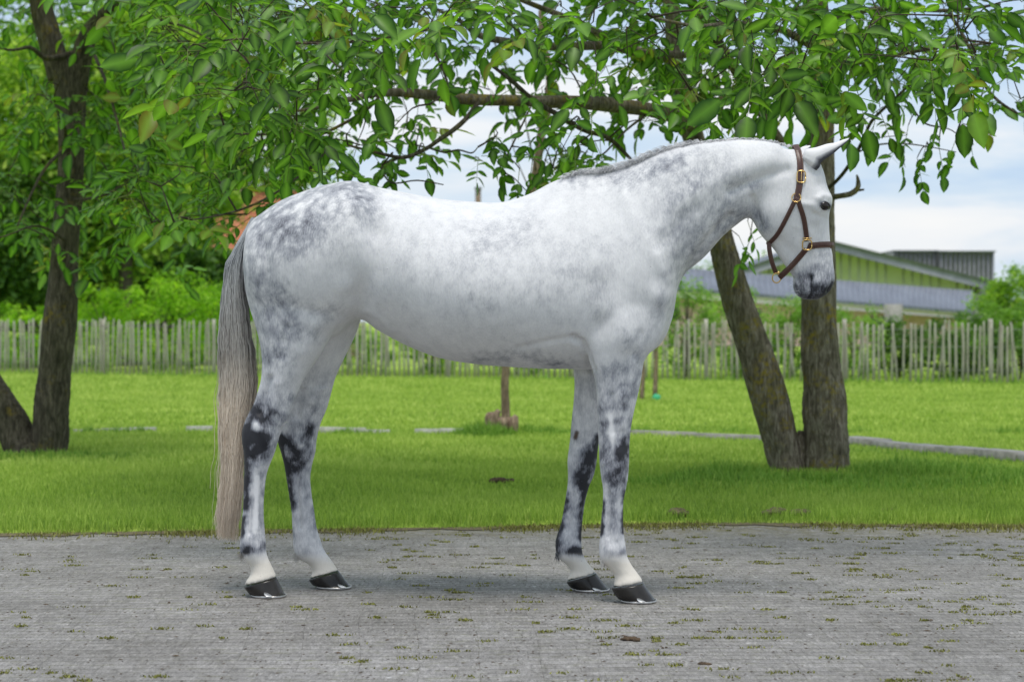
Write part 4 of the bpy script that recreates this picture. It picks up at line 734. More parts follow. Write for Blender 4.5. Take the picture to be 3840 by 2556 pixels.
# coat markings, from the photo: strength of dark hair per vertex, and a little painted shade
ph, far = photo(HV); low = np.clip((.97 - HV[:, 2]) / .12, 0, 1); low = low * low * (3 - 2 * low)
COATB = [([(1000, 800), (1150, 740), (1330, 700)], 70, .50), ([(1340, 740), (1375, 790)], 40, .62), ([(1020, 880), (1120, 880), (1230, 850)], 70, .50), ([(1070, 900), (1100, 930)], 40, .6), ([(1170, 860)], 40, .55), ([(940, 960), (960, 1080), (990, 1200)], 50, .50), ([(1050, 1110), (1085, 1180), (1075, 1260), (1040, 1330)], 32, .78),
 ([(985, 1330), (1060, 1335)], 32, .66), ([(1000, 1380), (1090, 1440)], 30, .52), ([(1190, 1170), (1240, 1160)], 28, .5), ([(1120, 1250), (1170, 1260)], 25, .42), ([(2120, 668), (2200, 672), (2290, 665)], 20, .58), ([(2310, 655), (2400, 650), (2480, 610)], 26, .66), ([(2330, 690), (2460, 640), (2560, 590)], 34, .50), ([(2520, 600), (2600, 565)], 22, .42),
 ([(2560, 760), (2620, 900), (2700, 820)], 70, .36), ([(2700, 760), (2780, 680)], 30, .38), ([(2590, 680), (2660, 640)], 45, .38), ([(2700, 850), (2770, 800), (2820, 790)], 22, .55), ([(2840, 810), (2870, 850)], 20, .34), ([(1780, 1350), (1850, 1335), (1900, 1352)], 16, .6), ([(1930, 1330), (2010, 1345), (2090, 1372)], 18, .62), ([(2060, 1362), (2140, 1370)], 17, .5),
 ([(1560, 960), (1740, 980), (1860, 1000), (1960, 1080), (2150, 1000)], 95, .17), ([(1780, 1100), (1830, 1130)], 30, .33), ([(1830, 880), (1960, 860)], 50, .3), ([(2240, 1060), (2250, 1160)], 46, .2), ([(2490, 1120), (2470, 1180)], 32, .25), ([(2350, 1250), (2400, 1260)], 30, .42), ([(2380, 1290)], 30, .34), ([(2530, 1010), (2520, 900)], 30, .4), ([(2610, 960), (2560, 1060)], 22, .4),  # mark behind the shoulder: dark hair plus painted shade of the triceps hollow
 ([(2260, 1395), (2340, 1360), (2390, 1340)], 26, .5), ([(2990, 1098), (3010, 1112)], 17, .66), ([(2980, 1070)], 10, .55), ([(3060, 1112), (3095, 1104)], 15, .92), ([(3055, 1075)], 15, .74), ([(3082, 1076), (3098, 1088)], 14, .7), ([(3042, 1036)], 10, .85), ([(3044, 1045), (3046, 1090), (3034, 1116)], 3.5, 1.2), ([(3122, 1062), (3104, 1094)], 6, 1.1), ([(3020, 1040), (3060, 1010)], 18, .36), ([(3110, 1040), (3090, 960)], 22, .34), ([(3035, 1115)], 9, .8),
 ([(3084, 766), (3098, 770), (3110, 776)], 10, .9), ([(2820, 700), (2850, 690)], 14, .34)]
COATN = [([(925, 1595), (915, 1650)], 24, 1.), ([(920, 1680), (920, 1780), (918, 1900)], 14, .95), ([(950, 1530), (985, 1570)], 32, .86), ([(945, 1640), (990, 1650), (960, 1700)], 26, .98), ([(1030, 1540), (1055, 1560)], 20, .6), ([(1060, 1490), (1085, 1490)], 16, .55), ([(1000, 1480), (1010, 1520)], 16, .42), ([(985, 1780), (980, 1850)], 12, .5), ([(960, 1870), (975, 1960)], 12, .42), ([(912, 1940), (905, 2010)], 10, .8),
 ([(920, 2062)], 17, 1.), ([(950, 2055), (990, 2050)], 14, .6), ([(960, 2000), (985, 2040)], 18, .42), ([(1000, 1700)], 18, .45), ([(902, 2080)], 8, .8), ([(2330, 1690), (2318, 1740), (2318, 1800)], 30, .92), ([(2345, 1650), (2345, 1700)], 12, .85), ([(2343, 1840), (2338, 1990)], 8, .85), ([(2262, 1880), (2254, 2000)], 8, .85), ([(2298, 1860), (2300, 1980)], 9, .46), ([(2260, 1600), (2262, 1720)], 15, .62), ([(2280, 1790)], 14, .45),
 ([(2250, 1535), (2340, 1525)], 13, .52), ([(2262, 1590), (2330, 1575)], 11, .46), ([(2335, 1450), (2348, 1530)], 13, .55), ([(2290, 1395), (2340, 1370)], 22, .55), ([(2395, 1400), (2375, 1480)], 12, .5), ([(2365, 1560), (2358, 1640)], 9, .7), ([(2290, 2085), (2345, 2070)], 9, .45), ([(2340, 2060)], 8, .6), ([(2290, 1470), (2270, 1500)], 16, .36)]
COATF = [([(1052, 1640), (1062, 1720), (1080, 1800), (1095, 1900)], 13, .98), ([(1160, 1600), (1150, 1660)], 16, .8), ([(1085, 1660), (1110, 1700), (1105, 1745)], 24, .86), ([(1150, 1710), (1130, 1740)], 18, .72), ([(1130, 1780), (1150, 1860)], 12, .3), ([(1175, 1900), (1185, 1980)], 7, .5), ([(1100, 1980), (1100, 2030)], 6, .5), ([(1180, 1540)], 20, .36), ([(1110, 1600)], 18, .3),
 ([(2215, 1700), (2195, 1760), (2180, 1815)], 25, 1.1), ([(2240, 1640), (2232, 1710)], 12, 1.1), ([(2205, 1830), (2190, 1860)], 10, .8), ([(2122, 1880), (2110, 1930), (2092, 2000), (2086, 2080)], 12, .95), ([(2185, 1860), (2180, 1960), (2182, 2020)], 11, .85), ([(2145, 1890), (2155, 1950)], 10, .36), ([(2135, 2060), (2178, 2062)], 15, 1.), ([(2130, 1850)], 10, .6), ([(2138, 1560), (2135, 1640)], 8, .45)]
dark = np.full(n, .105) + .01 * (ph[:, 0] > 2100); cut = np.ones(n)
warp = np.stack([np.sin(ph[:, 0] * .09 + 3 * np.sin(ph[:, 1] * .05)) + np.sin(ph[:, 1] * .21 + ph[:, 0] * .13), np.sin(ph[:, 1] * .08 + 3 * np.sin(ph[:, 0] * .06)) + np.sin(ph[:, 0] * .19 - ph[:, 1] * .11)], 1)
pw = ph + warp * (6. - 4.5 * low)[:, None] * (ph[:, :1] < 2780)
for pts_, r, a in COATB + [([(3020, 1098), (3090, 1090)], 46, .55), ([(2990, 1060)], 30, .3), ([(960, 1000), (1000, 1300)], 90, .22), ([(1000, 840), (1300, 760)], 110, .2), ([(2580, 900), (2680, 700)], 110, .1)]:
    cut *= 1 - min(a, .97) * ((.31 if a > .38 else .42) if r > 15 and pts_[0][0] < 2830 else 1) * np.exp(-(segd(pw, pts_) / (r * (1.3 if r > 15 else 1.1))) ** 2) * (1 - low) ** .5
for pts_, r, a in COATN: cut *= 1 - (min(a, .98) if a > .75 else a * .62) * np.exp(-(segd(pw, pts_) / (r * 1.25)) ** 2) * (low * ~far)
for pts_, r, a in COATF: cut *= 1 - (min(a, .98) if a > .75 else a * .62) * np.exp(-(segd(pw, pts_) / (r * 1.25)) ** 2) * (low * far)
dark = 1 - (1 - dark) * cut * (1 - .12 * low)
for pts_, r, f_, a in (([(958, 1590), (964, 1604)], 17, False, .6), ([(965, 1790), (958, 1990)], 9, False, .5), ([(2290, 1560), (2300, 1690)], 9, False, .35), ([(1130, 1670)], 6, True, .4)):
    dark = dark - a * np.exp(-(segd(ph, pts_) / r) ** 2) * (low * (far == f_))
cream = np.clip((2110 - 40 - ph[:, 1]) / -45, 0, 1) * low; dark *= 1 - .9 * cream * (segd(ph, [(902, 2085)]) > 14)
dapple = np.exp(-(segd(ph, [(1000, 850), (1150, 790), (1330, 740)]) / 110) ** 2); dapple = np.maximum(dapple, .8 * np.exp(-(segd(ph, [(950, 950), (980, 1150), (1030, 1320)]) / 75) ** 2))
dapple = np.maximum(dapple, .55 * np.exp(-(segd(ph, [(2330, 690), (2560, 620)]) / 60) ** 2)); dapple = np.maximum(dapple, .4 * np.exp(-(segd(ph, [(2590, 700), (2640, 900)]) / 80) ** 2)); dapple = np.maximum(dapple, .5 * low * (HV[:, 2] > .35)); dapple = np.maximum(dapple, .6 * (ph[:, 0] < 2750))
skin = np.exp(-(segd(ph, [(2163, 1622), (2158, 1640)]) / 9) ** 4) * (low * far)
def coat_mat():
    m, nt = new_mat('grey_coat'); v = objc(nt); D = attr(nt, 'dark').outputs['Fac']; dp = attr(nt, 'dapple').outputs['Fac']; cr = attr(nt, 'cream').outputs['Fac']
    vo = nd(nt, 'ShaderNodeTexVoronoi', {'Vector': nd(nt, 'ShaderNodeMapping', {'Vector': v, 'Scale': (1, 1, .85)}).outputs[0], 'Scale': 31., 'Randomness': 1.}, feature='SMOOTH_F1').outputs[0]
    cell = ramp(nt, vo, [(.12, 0.), (.62, 1.)])
    n1 = noise(nt, nd(nt, 'ShaderNodeMapping', {'Vector': v, 'Scale': (1, 1, .6)}).outputs[0], 22., 5., .7)
    n2 = noise(nt, nd(nt, 'ShaderNodeMapping', {'Vector': v, 'Rotation': (0, .5, 0), 'Scale': (1, 1, .3)}).outputs[0], 150., 3., .7)
    x = math_(nt, 'ADD', D, math_(nt, 'MULTIPLY', math_(nt, 'MULTIPLY', dp, D), math_(nt, 'MULTIPLY', math_(nt, 'SUBTRACT', cell, .55), 1.0)))
    g = math_(nt, 'ADD', math_(nt, 'MULTIPLY', D, math_(nt, 'SUBTRACT', 1.9, math_(nt, 'MULTIPLY', D, 1.0))), .13)
    n0 = noise(nt, v, 6., 5., .6)
    x = math_(nt, 'ADD', x, math_(nt, 'MULTIPLY', math_(nt, 'SUBTRACT', n1, .5), g))
    x = math_(nt, 'ADD', x, math_(nt, 'MULTIPLY', math_(nt, 'SUBTRACT', n0, .5), math_(nt, 'MULTIPLY', g, .9)))
    x = math_(nt, 'ADD', x, math_(nt, 'MULTIPLY', math_(nt, 'SUBTRACT', n2, .5), math_(nt, 'MULTIPLY', g, .9)))
    col = ramp(nt, x, [(.0, (.745, .742, .752)), (.16, (.63, .63, .645)), (.42, (.34, .35, .385)), (.68, (.13, .135, .16)), (.92, (.022, .023, .03))])
    col = mixc(nt, math_(nt, 'MULTIPLY', cr, .8), col, (.64, .59, .50))
    vs_ = nd(nt, 'ShaderNodeTexVoronoi', {'Vector': v, 'Scale': 34., 'Randomness': 1.}).outputs[0]
    fl = math_(nt, 'MULTIPLY', math_(nt, 'LESS_THAN', vs_, .055), ramp(nt, noise(nt, v, 4.), [(.5, 0.), (.6, .7)])); col = mixc(nt, fl, col, (.16, .13, .13))
    col = mixc(nt, attr(nt, 'skin').outputs['Fac'], col, (.09, .06, .045))
    p = nd(nt, 'ShaderNodeBsdfPrincipled', {'Base Color': col, 'Roughness': .62, 'Specular IOR Level': .35, 'Sheen Weight': .12, 'Sheen Roughness': .4, 'Normal': bump(nt, math_(nt, 'ADD', n2, math_(nt, 'MULTIPLY', n1, .6)), .35, .004)})
    out(nt, p.outputs[0]); return m
M['coat'] = coat_mat()
hb = prof(1650, 0, 7.85); HO = np.array([hb[0], 7.85, 0.])
horse = thing('horse', HO, 'dappled white grey horse with plaited short mane standing sideways on the paving, facing right', 'horse')
body = mesh('body', HV, HF, M['coat'], horse, {'dark': dark, 'dapple': dapple, 'cream': cream, 'skin': skin})
Nn = normals(HV)
tri = np.concatenate([f if f.shape[1] == 3 else np.concatenate([f[:, [0, 1, 2]], f[:, [0, 2, 3]]]) for f in HF])
bvh = BVHTree.FromPolygons([Vector(v) for v in HV], [tuple(int(i) for i in t) for t in tri])
CAMP = Vector((0, 0, H))
def hit(sx, sy):
    d = Vector(P(sx, sy, 1.) - np.array([0, 0, H])).normalized(); loc, nor, i, dist = bvh.ray_cast(CAMP, d)
    return (None, None) if loc is None else (np.array(loc), np.array(nor))
# hooves with shoes
def hoof_mat():
    m, nt = new_mat('oiled_black_hoof'); n1 = noise(nt, objc(nt, (1, 1, .3)), 60., 4., .6); n2 = noise(nt, objc(nt), 14., 3.)
    p = nd(nt, 'ShaderNodeBsdfPrincipled', {'Base Color': ramp(nt, n2, [(.35, (.008, .0075, .0075)), (.65, (.03, .027, .024))]), 'Roughness': .24, 'Specular IOR Level': .35, 'Coat Weight': .0, 'Normal': bump(nt, n1, .35, .003)})
    out(nt, p.outputs[0]); return m
M['hoof'] = hoof_mat(); M['steel'] = simple('worn_steel', (.35, .34, .33), (.55, .54, .52), 40., .35, .9, .1, .001); M['clip'] = simple('bright_clip', (.6, .6, .6), (.75, .75, .74), 20., .4, .3, 0)
def hoof(cb, cf, hb_, heel, toe, Yd, W0, W1, clipx, lab):
    nc = 40; th = np.linspace(0, 2 * np.pi, nc, endpoint=False); c = (1 + np.cos(th)) / 2; rings = []
    zb = lambda s_: H - (s_ - HY) / F * Yd
    for t in np.linspace(0, 1, 9):
        bx = np.interp(t, [0, .3, .7, 1], [cb[0], cb[0] - 2, hb_[0] + 2, heel[0]]); bz = zb(np.interp(t, [0, .3, .7, 1], [cb[1], (cb[1] * 2 + hb_[1]) / 3, hb_[1], heel[1]]))
        fx = cf[0] + (toe[0] - cf[0]) * t; fz = zb(cf[1] + (toe[1] - cf[1]) * t); W = W0 + (W1 - W0) * t
        if t > .99: bz = fz = .011
        x = (bx + (fx - bx) * c - CX) / F * Yd; z = bz + (fz - bz) * c; z = np.maximum(z, .011)
        y = Yd + W * np.sin(th) * (1 + .12 * np.cos(th)); rings.append(np.stack([x, y, z], 1))
    rings = [rings[0] * .0 + (rings[0].mean(0) + (rings[0] - rings[0].mean(0)) * .9 + (0, 0, -.004))] + rings
    mb = MB(); V, Fs = loft(np.array(rings)); mb.add(V, Fs); hf = mb.build('hoof', M['hoof'], horse)
    b = rings[-1].copy(); cc = b.mean(0); mb = MB(); o_ = cc + (b - cc) * 1.03; o_[:, 2] = .011; i_ = cc + (b - cc) * .72; i_[:, 2] = .011; o2 = o_.copy(); o2[:, 2] = .001; i2 = i_.copy(); i2[:, 2] = .001
    q = grid_faces(2, nc); V = np.concatenate([o_, o2, i2, i_]); mb.add(V, [q, q + nc, q + 2 * nc, np.stack([np.arange(nc) + 3 * nc, (np.arange(nc) + 1) % nc + 3 * nc, (np.arange(nc) + 1) % nc, np.arange(nc)], -1)]); mb.build('horseshoe', M['steel'], hf)
    j = int(np.argmin(np.abs(CX + (b[:, 0]) / b[:, 1] * F - clipx) + 1000 * (b[:, 1] > cc[1]))); e = rings[-3][j]; bt = b[j]; d = unit(np.array([b[j - 1] - b[j + 1]]))[0]; nrm = unit(np.cross(d, [0, 0, 1.])); nrm *= np.sign(nrm.dot(bt - cc)); upv = unit(e - bt)
    pc = []
    for k in range(7): a_ = math.pi * k / 6; pc.append(bt + nrm * .003 + d * .013 * math.cos(a_) + upv * .024 * math.sin(a_))
    mb = MB(); slab(mb, pc, nrm * .003); mb.build('toe_clip', M['clip'], hf, smooth=False)
HP = [((918, 2196), (1036, 2161), (922, 2212), (944, 2236), (1072, 2233), 7.79, .055, .064, 1014), ((1161, 2168), (1269, 2138), (1168, 2190), (1190, 2205), (1316, 2200), 8.04, .053, .062, 1283), ((2297, 2200), (2411, 2182), (2302, 2228), (2330, 2256), (2460, 2252), 7.64, .057, .066, 2413), ((2127, 2176), (2234, 2146), (2133, 2197), (2156, 2215), (2284, 2210), 7.96, .053, .063, 2243)]
for h_ in HP: hoof(h_[0], h_[1], h_[2], h_[3], h_[4], h_[5], h_[6], h_[7], h_[8], '')
# eyes
M['eye'] = simple('dark_eye', (.004, .003, .003), (.02, .012, .008), 30., .05, 0, 0, spec=.4); M['lid'] = simple('dark_eyelid_skin', (.03, .028, .03), (.07, .065, .07), 60., .5, 0, .2, .001)
def ell(mb, c, ax, n1=12, n2=20):
    th = np.linspace(.05, np.pi - .05, n1)[:, None]; p_ = np.linspace(0, 2 * np.pi, n2, endpoint=False)[None]; A = np.array(ax)
    s_ = np.stack([np.sin(th) * np.cos(p_), np.sin(th) * np.sin(p_), np.cos(th) + 0 * p_], -1) @ A; V, Fs = loft(s_ + np.array(c)); mb.add(V, Fs)
def mir(p): sx = CX + p[..., 0] / p[..., 1] * F; q = np.array(p, float); q[..., 1] = 2 * ymid(sx) - p[..., 1]; return q
pe, ne = hit(3094, 771); en_ = unit(np.array([.30, -.95, .10])); ex_ = np.array([.93, .25, -.36]); ex_ = unit(ex_ - en_ * ex_.dot(en_)); ey_ = unit(np.cross(ex_, en_))
for s_ in (0, 1):
    f_ = (lambda v: v) if s_ == 0 else mir
    mb = MB(); ell(mb, pe - en_ * .007, np.array([ex_ * .0210, en_ * .0150, ey_ * .0170])); V = f_(np.concatenate(mb.V)); e_ = mesh('eye', V, [np.concatenate(f) for f in mb.F.values()], M['eye'], horse)
    for sgn, k0 in ((1, 1.), (-1, .75)):
        a = np.linspace(-.1, np.pi + .1, 13); pl = pe[None] - en_ * .004 + ex_[None] * (np.cos(a) * .0235)[:, None] + ey_[None] * (np.sin(a) * .0150 * sgn * (1 if ey_[2] > 0 else -1) * k0)[:, None] + en_ * (np.sin(a) * .006)[:, None]
        mb = MB(); tube(mb, pl, [.001] + [.0026 if sgn > 0 else .0016] * 11 + [.001], 7, 2); mesh('eyelid', f_(np.concatenate(mb.V)), [np.concatenate(f) for f in mb.F.values()], M['lid'], horse)
nsp = []
for a in ((3124, 1058), (3119, 1068), (3112, 1079), (3103, 1090)):
    l, nn = hit(*a)
    if l is not None: nsp.append(l - nn * .0006)
if len(nsp) > 2:
    mb = MB(); tube(mb, nsp, [.0022] + [.0042] * (len(nsp) - 2) + [.002], 8, 4); NV = np.concatenate(mb.V); NFc = [np.concatenate(f) for f in mb.F.values()]
    mesh('nostril', NV, NFc, M['lid'], horse); mesh('nostril', mir(NV), NFc, M['lid'], horse)
# ears
def ear_mat():
    m, nt = new_mat('ear'); t = attr(nt, 'tint').outputs['Fac']; n1 = noise(nt, objc(nt), 90., 3.)
    col = ramp(nt, math_(nt, 'ADD', t, math_(nt, 'MULTIPLY', math_(nt, 'SUBTRACT', n1, .5), .3)), [(.3, (.74, .73, .74)), (.6, (.3, .3, .33)), (.9, (.04, .04, .05))])
    out(nt, nd(nt, 'ShaderNodeBsdfPrincipled', {'Base Color': col, 'Roughness': .7, 'Normal': bump(nt, n1, .3, .003)}).outputs[0]); return m
M['ear'] = ear_mat()
def ear(R, Yd, name='ear'):
    """leaf-like cone rolled open along one edge"""
    R = catmull(np.array(R, float), 5); nr = len(R); nc = 17; a = np.linspace(-2.45, 2.45, nc); Vo, Vi, to, ti = [], [], [], []
    for k, (x0, y0, x1, y1, W) in enumerate(R):                # (back edge, open edge)
        yk = Yd + (.030 if Yd < ye else -.03) * max(0, 1 - k / 4.); A_, B_ = prof(x0, y0, yk), prof(x1, y1, yk); c = (A_ + B_) / 2; h_ = (B_ - A_) / 2; f = k / (nr - 1)
        o_ = c - h_ * np.cos(a)[:, None] * 1. ; o_[:, 1] += -np.sin(a) * W; i_ = c - h_ * (np.cos(a) * .86)[:, None]; i_[:, 1] += -np.sin(a) * W * .8
        Vo.append(o_); Vi.append(i_); rim = np.clip((np.abs(a) - 1.35) / .8, 0, 1); to.append(np.clip(rim * .9 + (f > .88) * .5 * 1, 0, 1)); ti.append(.35 + rim * .6)
    Vo, Vi = np.array(Vo), np.array(Vi); g = grid_faces(nr, nc, False); nO = nr * nc
    ed = [[k * nc + e, (k + 1) * nc + e, (k + 1) * nc + e + nO, k * nc + e + nO] for k in range(nr - 1) for e in (0, nc - 1)]
    return mesh(name, np.concatenate([Vo.reshape(-1, 3), Vi.reshape(-1, 3)]), [np.concatenate([g, g[:, ::-1] + nO, np.array(ed)])], M['ear'], horse, {'tint': np.concatenate([np.array(to).ravel(), np.array(ti).ravel()])})
ye = float(ymid(3050))
ear([(3004, 612, 3058, 652, .026), (3010, 584, 3078, 634, .032), (3022, 561, 3084, 617, .033), (3062, 552, 3100, 601, .030), (3100, 540, 3128, 580, .026), (3130, 535, 3146, 562, .020), (3155, 526, 3166, 545, .012), (3178, 519, 3183, 526, .004), (3184, 517, 3187, 519, .001)], ye - .055)
ear([(2990, 575, 3040, 590, .022), (2996, 560, 3036, 575, .022), (3010, 550, 3040, 562, .018), (3026, 547, 3042, 553, .010), (3036, 545, 3043, 549, .003)], ye + .06)
# hair: strands as fine tubes
def hair_mat(name, lo, hi):
    m, nt = new_mat(name); t = attr(nt, 'tint').outputs['Fac']; u_ = attr(nt, 'along').outputs['Fac']
    a = ramp(nt, t, [(0., lo[0]), (1., hi[0])]); b = ramp(nt, t, [(0., lo[1]), (1., hi[1])]); c = ramp(nt, t, [(0., lo[2]), (1., hi[2])])
    col = mixc(nt, ramp(nt, u_, [(.42, 0.), (.62, 1.)]), mixc(nt, ramp(nt, u_, [(.1, 0.), (.42, 1.)]), a, b), c)
    out(nt, nd(nt, 'ShaderNodeBsdfPrincipled', {'Base Color': col, 'Roughness': .5, 'Specular IOR Level': .4}).outputs[0]); return m
def strands(name, paths, rad, mat, parent, tint, along):        # paths (k, m, 3); triangular tubes
    k, m_, _ = paths.shape; T = unit(np.gradient(paths, axis=1)); u = unit(np.cross(T, rng.normal(0, 1, (k, 1, 3)))); v = np.cross(T, u)
    a = np.array([0, 2.094, 4.189]); r = rad[..., None, None] if rad.ndim == 2 else rad[:, None, None, None]
    V = paths[:, :, None] + r * (np.cos(a)[None, None, :, None] * u[:, :, None] + np.sin(a)[None, None, :, None] * v[:, :, None])
    g = grid_faces(m_, 3); Fq = (np.arange(k)[:, None, None] * m_ * 3 + g[None]).reshape(-1, 4)
    return mesh(name, V.reshape(-1, 3), [Fq], mat, parent, {'tint': np.repeat(tint, m_ * 3), 'along': np.repeat(along.reshape(-1), 3)})
M['tail_hair'] = hair_mat('tail_hair', ((.035, .045, .06), (.24, .215, .195), (.66, .54, .42)), ((.70, .73, .75), (.66, .63, .58), (.95, .83, .69)))
TLy = np.array([815, 860, 926, 987, 1079, 1181, 1258, 1334, 1416, 1500, 1600, 1700, 1800, 1900, 1955, 1985])
TLl = np.array([940, 915, 880, 846, 831, 823, 817, 815, 819, 816, 819, 824, 824, 810, 802, 800]) + 3
TLr = np.array([965, 948, 922, 916, 918, 935, 945, 958, 968, 962, 932, 915, 910, 908, 906, 903])
k = 5200; m_ = 34; lock = rng.integers(0, 46, k); sy = np.linspace(0, 1, m_)[None] * ((1 - .38 * rng.uniform(0, 1, k) ** 2.) * (1.04 - .14 * rng.uniform(0, 1, 46)[lock] ** 1.3))[:, None]; Yt = 815 + sy * 1172
start = rng.uniform(0, .22, k)[:, None] ** 1.2; Yt = 815 + (start + (1 - start) * sy) * 1172
q = rng.beta(1.15, 1.15, k); l_ = np.interp(Yt, TLy, TLl); r_ = np.interp(Yt, TLy, TLr)
lc = rng.uniform(0, 1, 46); q = np.clip(q * .45 + lc[lock] * .55, 0, 1)
wv = np.sin(Yt * .019 + lock[:, None] * 1.7) * 5.5 + np.sin(Yt * .047 + lock[:, None] * 2.9) * 2.8 * np.clip((Yt - 1000) / 300, 0, 1) + np.sin(Yt * .09 + rng.uniform(0, 6, k)[:, None]) * 1.1
stray = (rng.uniform(size=k) < .035)[:, None] * rng.normal(0, 1, k)[:, None] * np.clip((Yt - 900) / 900, 0, 1) * 20
sx = l_ + (r_ - l_) * q[:, None] + wv * np.clip((Yt - 830) / 150, 0, 1) * .9 + stray
dep = np.sqrt(np.clip(1 - (2 * q - 1) ** 2, 0, 1)) * rng.uniform(-1, 1, k); thick = np.interp(Yt, [815, 900, 1100, 1500, 1990], [.012, .035, .05, .055, .03])
Yd = 7.93 + dep[:, None] * thick + .02; Pt = np.stack([(sx - CX) / F * Yd, Yd, H - (Yt - HY) / F * Yd], -1)
tt = np.clip(rng.normal(.42, .22, k) + .22 * np.sin(lock * 2.4) - .28 * (q > .72) * (rng.uniform(size=k) > .3), 0, 1)
rd = np.interp(sy, [0, .7, 1], [1.3, 1.1, .35]) * .00105
strands('tail', Pt, rd, M['tail_hair'], horse, tt, (Yt - 815) / 1172)
# mane: short curls standing off the crest
M['mane_hair'] = hair_mat('mane_hair', ((.24, .24, .26),) * 3, ((.88, .88, .9),) * 3)
CR = np.array([(2110, 664), (2175, 651), (2245, 649), (2294, 641), (2343, 627), (2403, 605), (2445, 584), (2542, 552), (2640, 537), (2689, 529), (2779, 522), (2845, 525), (2912, 534), (2962, 548)], float)
k = 3400; u = rng.uniform(0, 1, k); s_ = np.concatenate([[0], np.cumsum(np.hypot(*np.diff(CR, axis=0).T))]); px = np.interp(u * s_[-1], s_, CR[:, 0]); py = np.interp(u * s_[-1], s_, CR[:, 1]) + 5
nrm2 = np.stack([np.gradient(CR[:, 1]), -np.gradient(CR[:, 0])], 1); nrm2 = unit(nrm2); nx_ = np.interp(px, CR[:, 0], nrm2[:, 0]); ny_ = np.interp(px, CR[:, 0], nrm2[:, 1])
m_ = 9; f = np.linspace(0, 1, m_)[None]; Ln = (rng.uniform(18, 40, k) * (.55 + .45 * np.sin(px * .13) ** 2) * np.where(px > 2640, .62, 1.) * np.interp(px, [2100, 2200, 2960], [.35, 1., .8]))[:, None]
side_ = rng.choice([-1, 1], k)[:, None] * rng.uniform(.2, 1, k)[:, None]; cur = rng.normal(-.6, .6, k)[:, None]
ox = nx_[:, None] * Ln * np.sin(f * 1.9) + cur * Ln * (f ** 2) * .8; oy = ny_[:, None] * Ln * np.sin(f * 2.3) * .8
YY_ = ymid(px)[:, None] + side_ * (.010 + .022 * f ** 1.3); sx = px[:, None] + ox + np.sin(f * 5 + px[:, None] * .08) * 2.2; sy_ = py[:, None] + oy + f ** 2 * 8
Pm = np.stack([(sx - CX) / F * YY_, YY_, H - (sy_ - HY) / F * YY_], -1)
strands('mane', Pm, np.interp(f, [0, .6, 1], [1, .8, .3]) * np.full((k, 1), .0009), M['mane_hair'], horse, np.clip(rng.normal(.62, .26, k) + .2 * np.sin(px * .06), 0, 1), f * np.ones((k, 1)))
# feather at the fetlocks and whiskers on the chin
M['feather_hair'] = hair_mat('feather_hair', ((.30, .28, .25),) * 3, ((.75, .72, .68),) * 3)
for (x, y, Yd_, dk, nn_) in ((903, 2082, 7.79, .25, 90), (1112, 2088, 8.04, .6, 110), (2262, 2112, 7.64, .95, 120), (2092, 2082, 7.96, .05, 90)):
    a = rng.normal(0, 1, (nn_, 2)); f = np.linspace(0, 1, 6)[None]; L_ = rng.uniform(10, 26, nn_)[:, None]; sx = x + a[:, :1] * 5 + f * L_ * rng.normal(.1, .25, (nn_, 1)); sy_ = y - 8 + a[:, 1:] * 6 + f * L_; Yq = Yd_ + rng.normal(0, .010, (nn_, 1)) + 0 * f
    strands('feather', np.stack([(sx - CX) / F * Yq, Yq, H - (sy_ - HY) / F * Yq], -1), np.interp(f, [0, 1], [1, .3]) * np.full((nn_, 1), .0008), M['feather_hair'] if dk > .1 else M['tail_hair'], horse, np.clip(rng.normal(dk, .15, nn_), 0, 1), f * np.zeros((nn_, 1)))
nn_ = 26; f = np.linspace(0, 1, 6)[None]; a = rng.uniform(0, 1, nn_)[:, None]; x0 = 2975 + a * 40; y0 = 1060 + a * 58; sx = x0 - f * rng.uniform(10, 30, (nn_, 1)); sy_ = y0 + f * f * 14 * rng.uniform(-.5, 1.4, (nn_, 1)); Yq = ymid(2990) + rng.uniform(-.03, .03, (nn_, 1)) + 0 * f
strands('whiskers', np.stack([(sx - CX) / F * Yq, Yq, H - (sy_ - HY) / F * Yq], -1), np.full((nn_, 6), .0003), M['mane_hair'], horse, np.full(nn_, .8), f * np.ones((nn_, 1)))
# ---------------------------------------------------------------- halter: leather straps laid over the head
def leather():
    m, nt = new_mat('brown_leather'); n1 = noise(nt, objc(nt), 220., 3.); st_ = attr(nt, 'tint').outputs['Fac']
    col = mixc(nt, ramp(nt, st_, [(.55, 0.), (.75, .75)]), ramp(nt, n1, [(.3, (.035, .013, .009)), (.7, (.085, .032, .022))]), (.22, .13, .09))
    out(nt, nd(nt, 'ShaderNodeBsdfPrincipled', {'Base Color': col, 'Roughness': .38, 'Normal': bump(nt, n1, .25, .001)}).outputs[0]); return m
M['leather'] = leather(); M['brass'] = simple('brass', (.62, .40, .14), (.80, .56, .24), 20., .22, 1., 0)
hp, _ = hit(2990, 830); halter = thing('halter', hp, 'brown leather head collar with brass buckles on the head of the horse', 'halter')
def band(name, pts3, nrm3, width, parent, th_=.0042):
    p = catmull(np.concatenate([pts3, nrm3], 1), 4); P_, N_ = p[:, :3], unit(p[:, 3:]); T = unit(np.gradient(P_, axis=0)); S_ = unit(np.cross(T, N_)); w = width / 2
    cs = [(-1, 0), (-1, .8), (-.82, 1.), (-.72, .78), (-.62, 1.), (0, 1.12), (.62, 1.), (.72, .78), (.82, 1.), (1, .8), (1, 0)]; tn = [0, 0, .3, .9, .3, 0, .3, .9, .3, 0, 0]
    R = np.stack([P_ + S_ * w * a + N_ * th_ * b for a, b in cs], 1); V, Fs = loft(R); t_ = np.concatenate([np.tile(tn, len(P_)), [0, 0]])
    return mesh(name, V, Fs, M['leather'], parent, {'tint': t_})
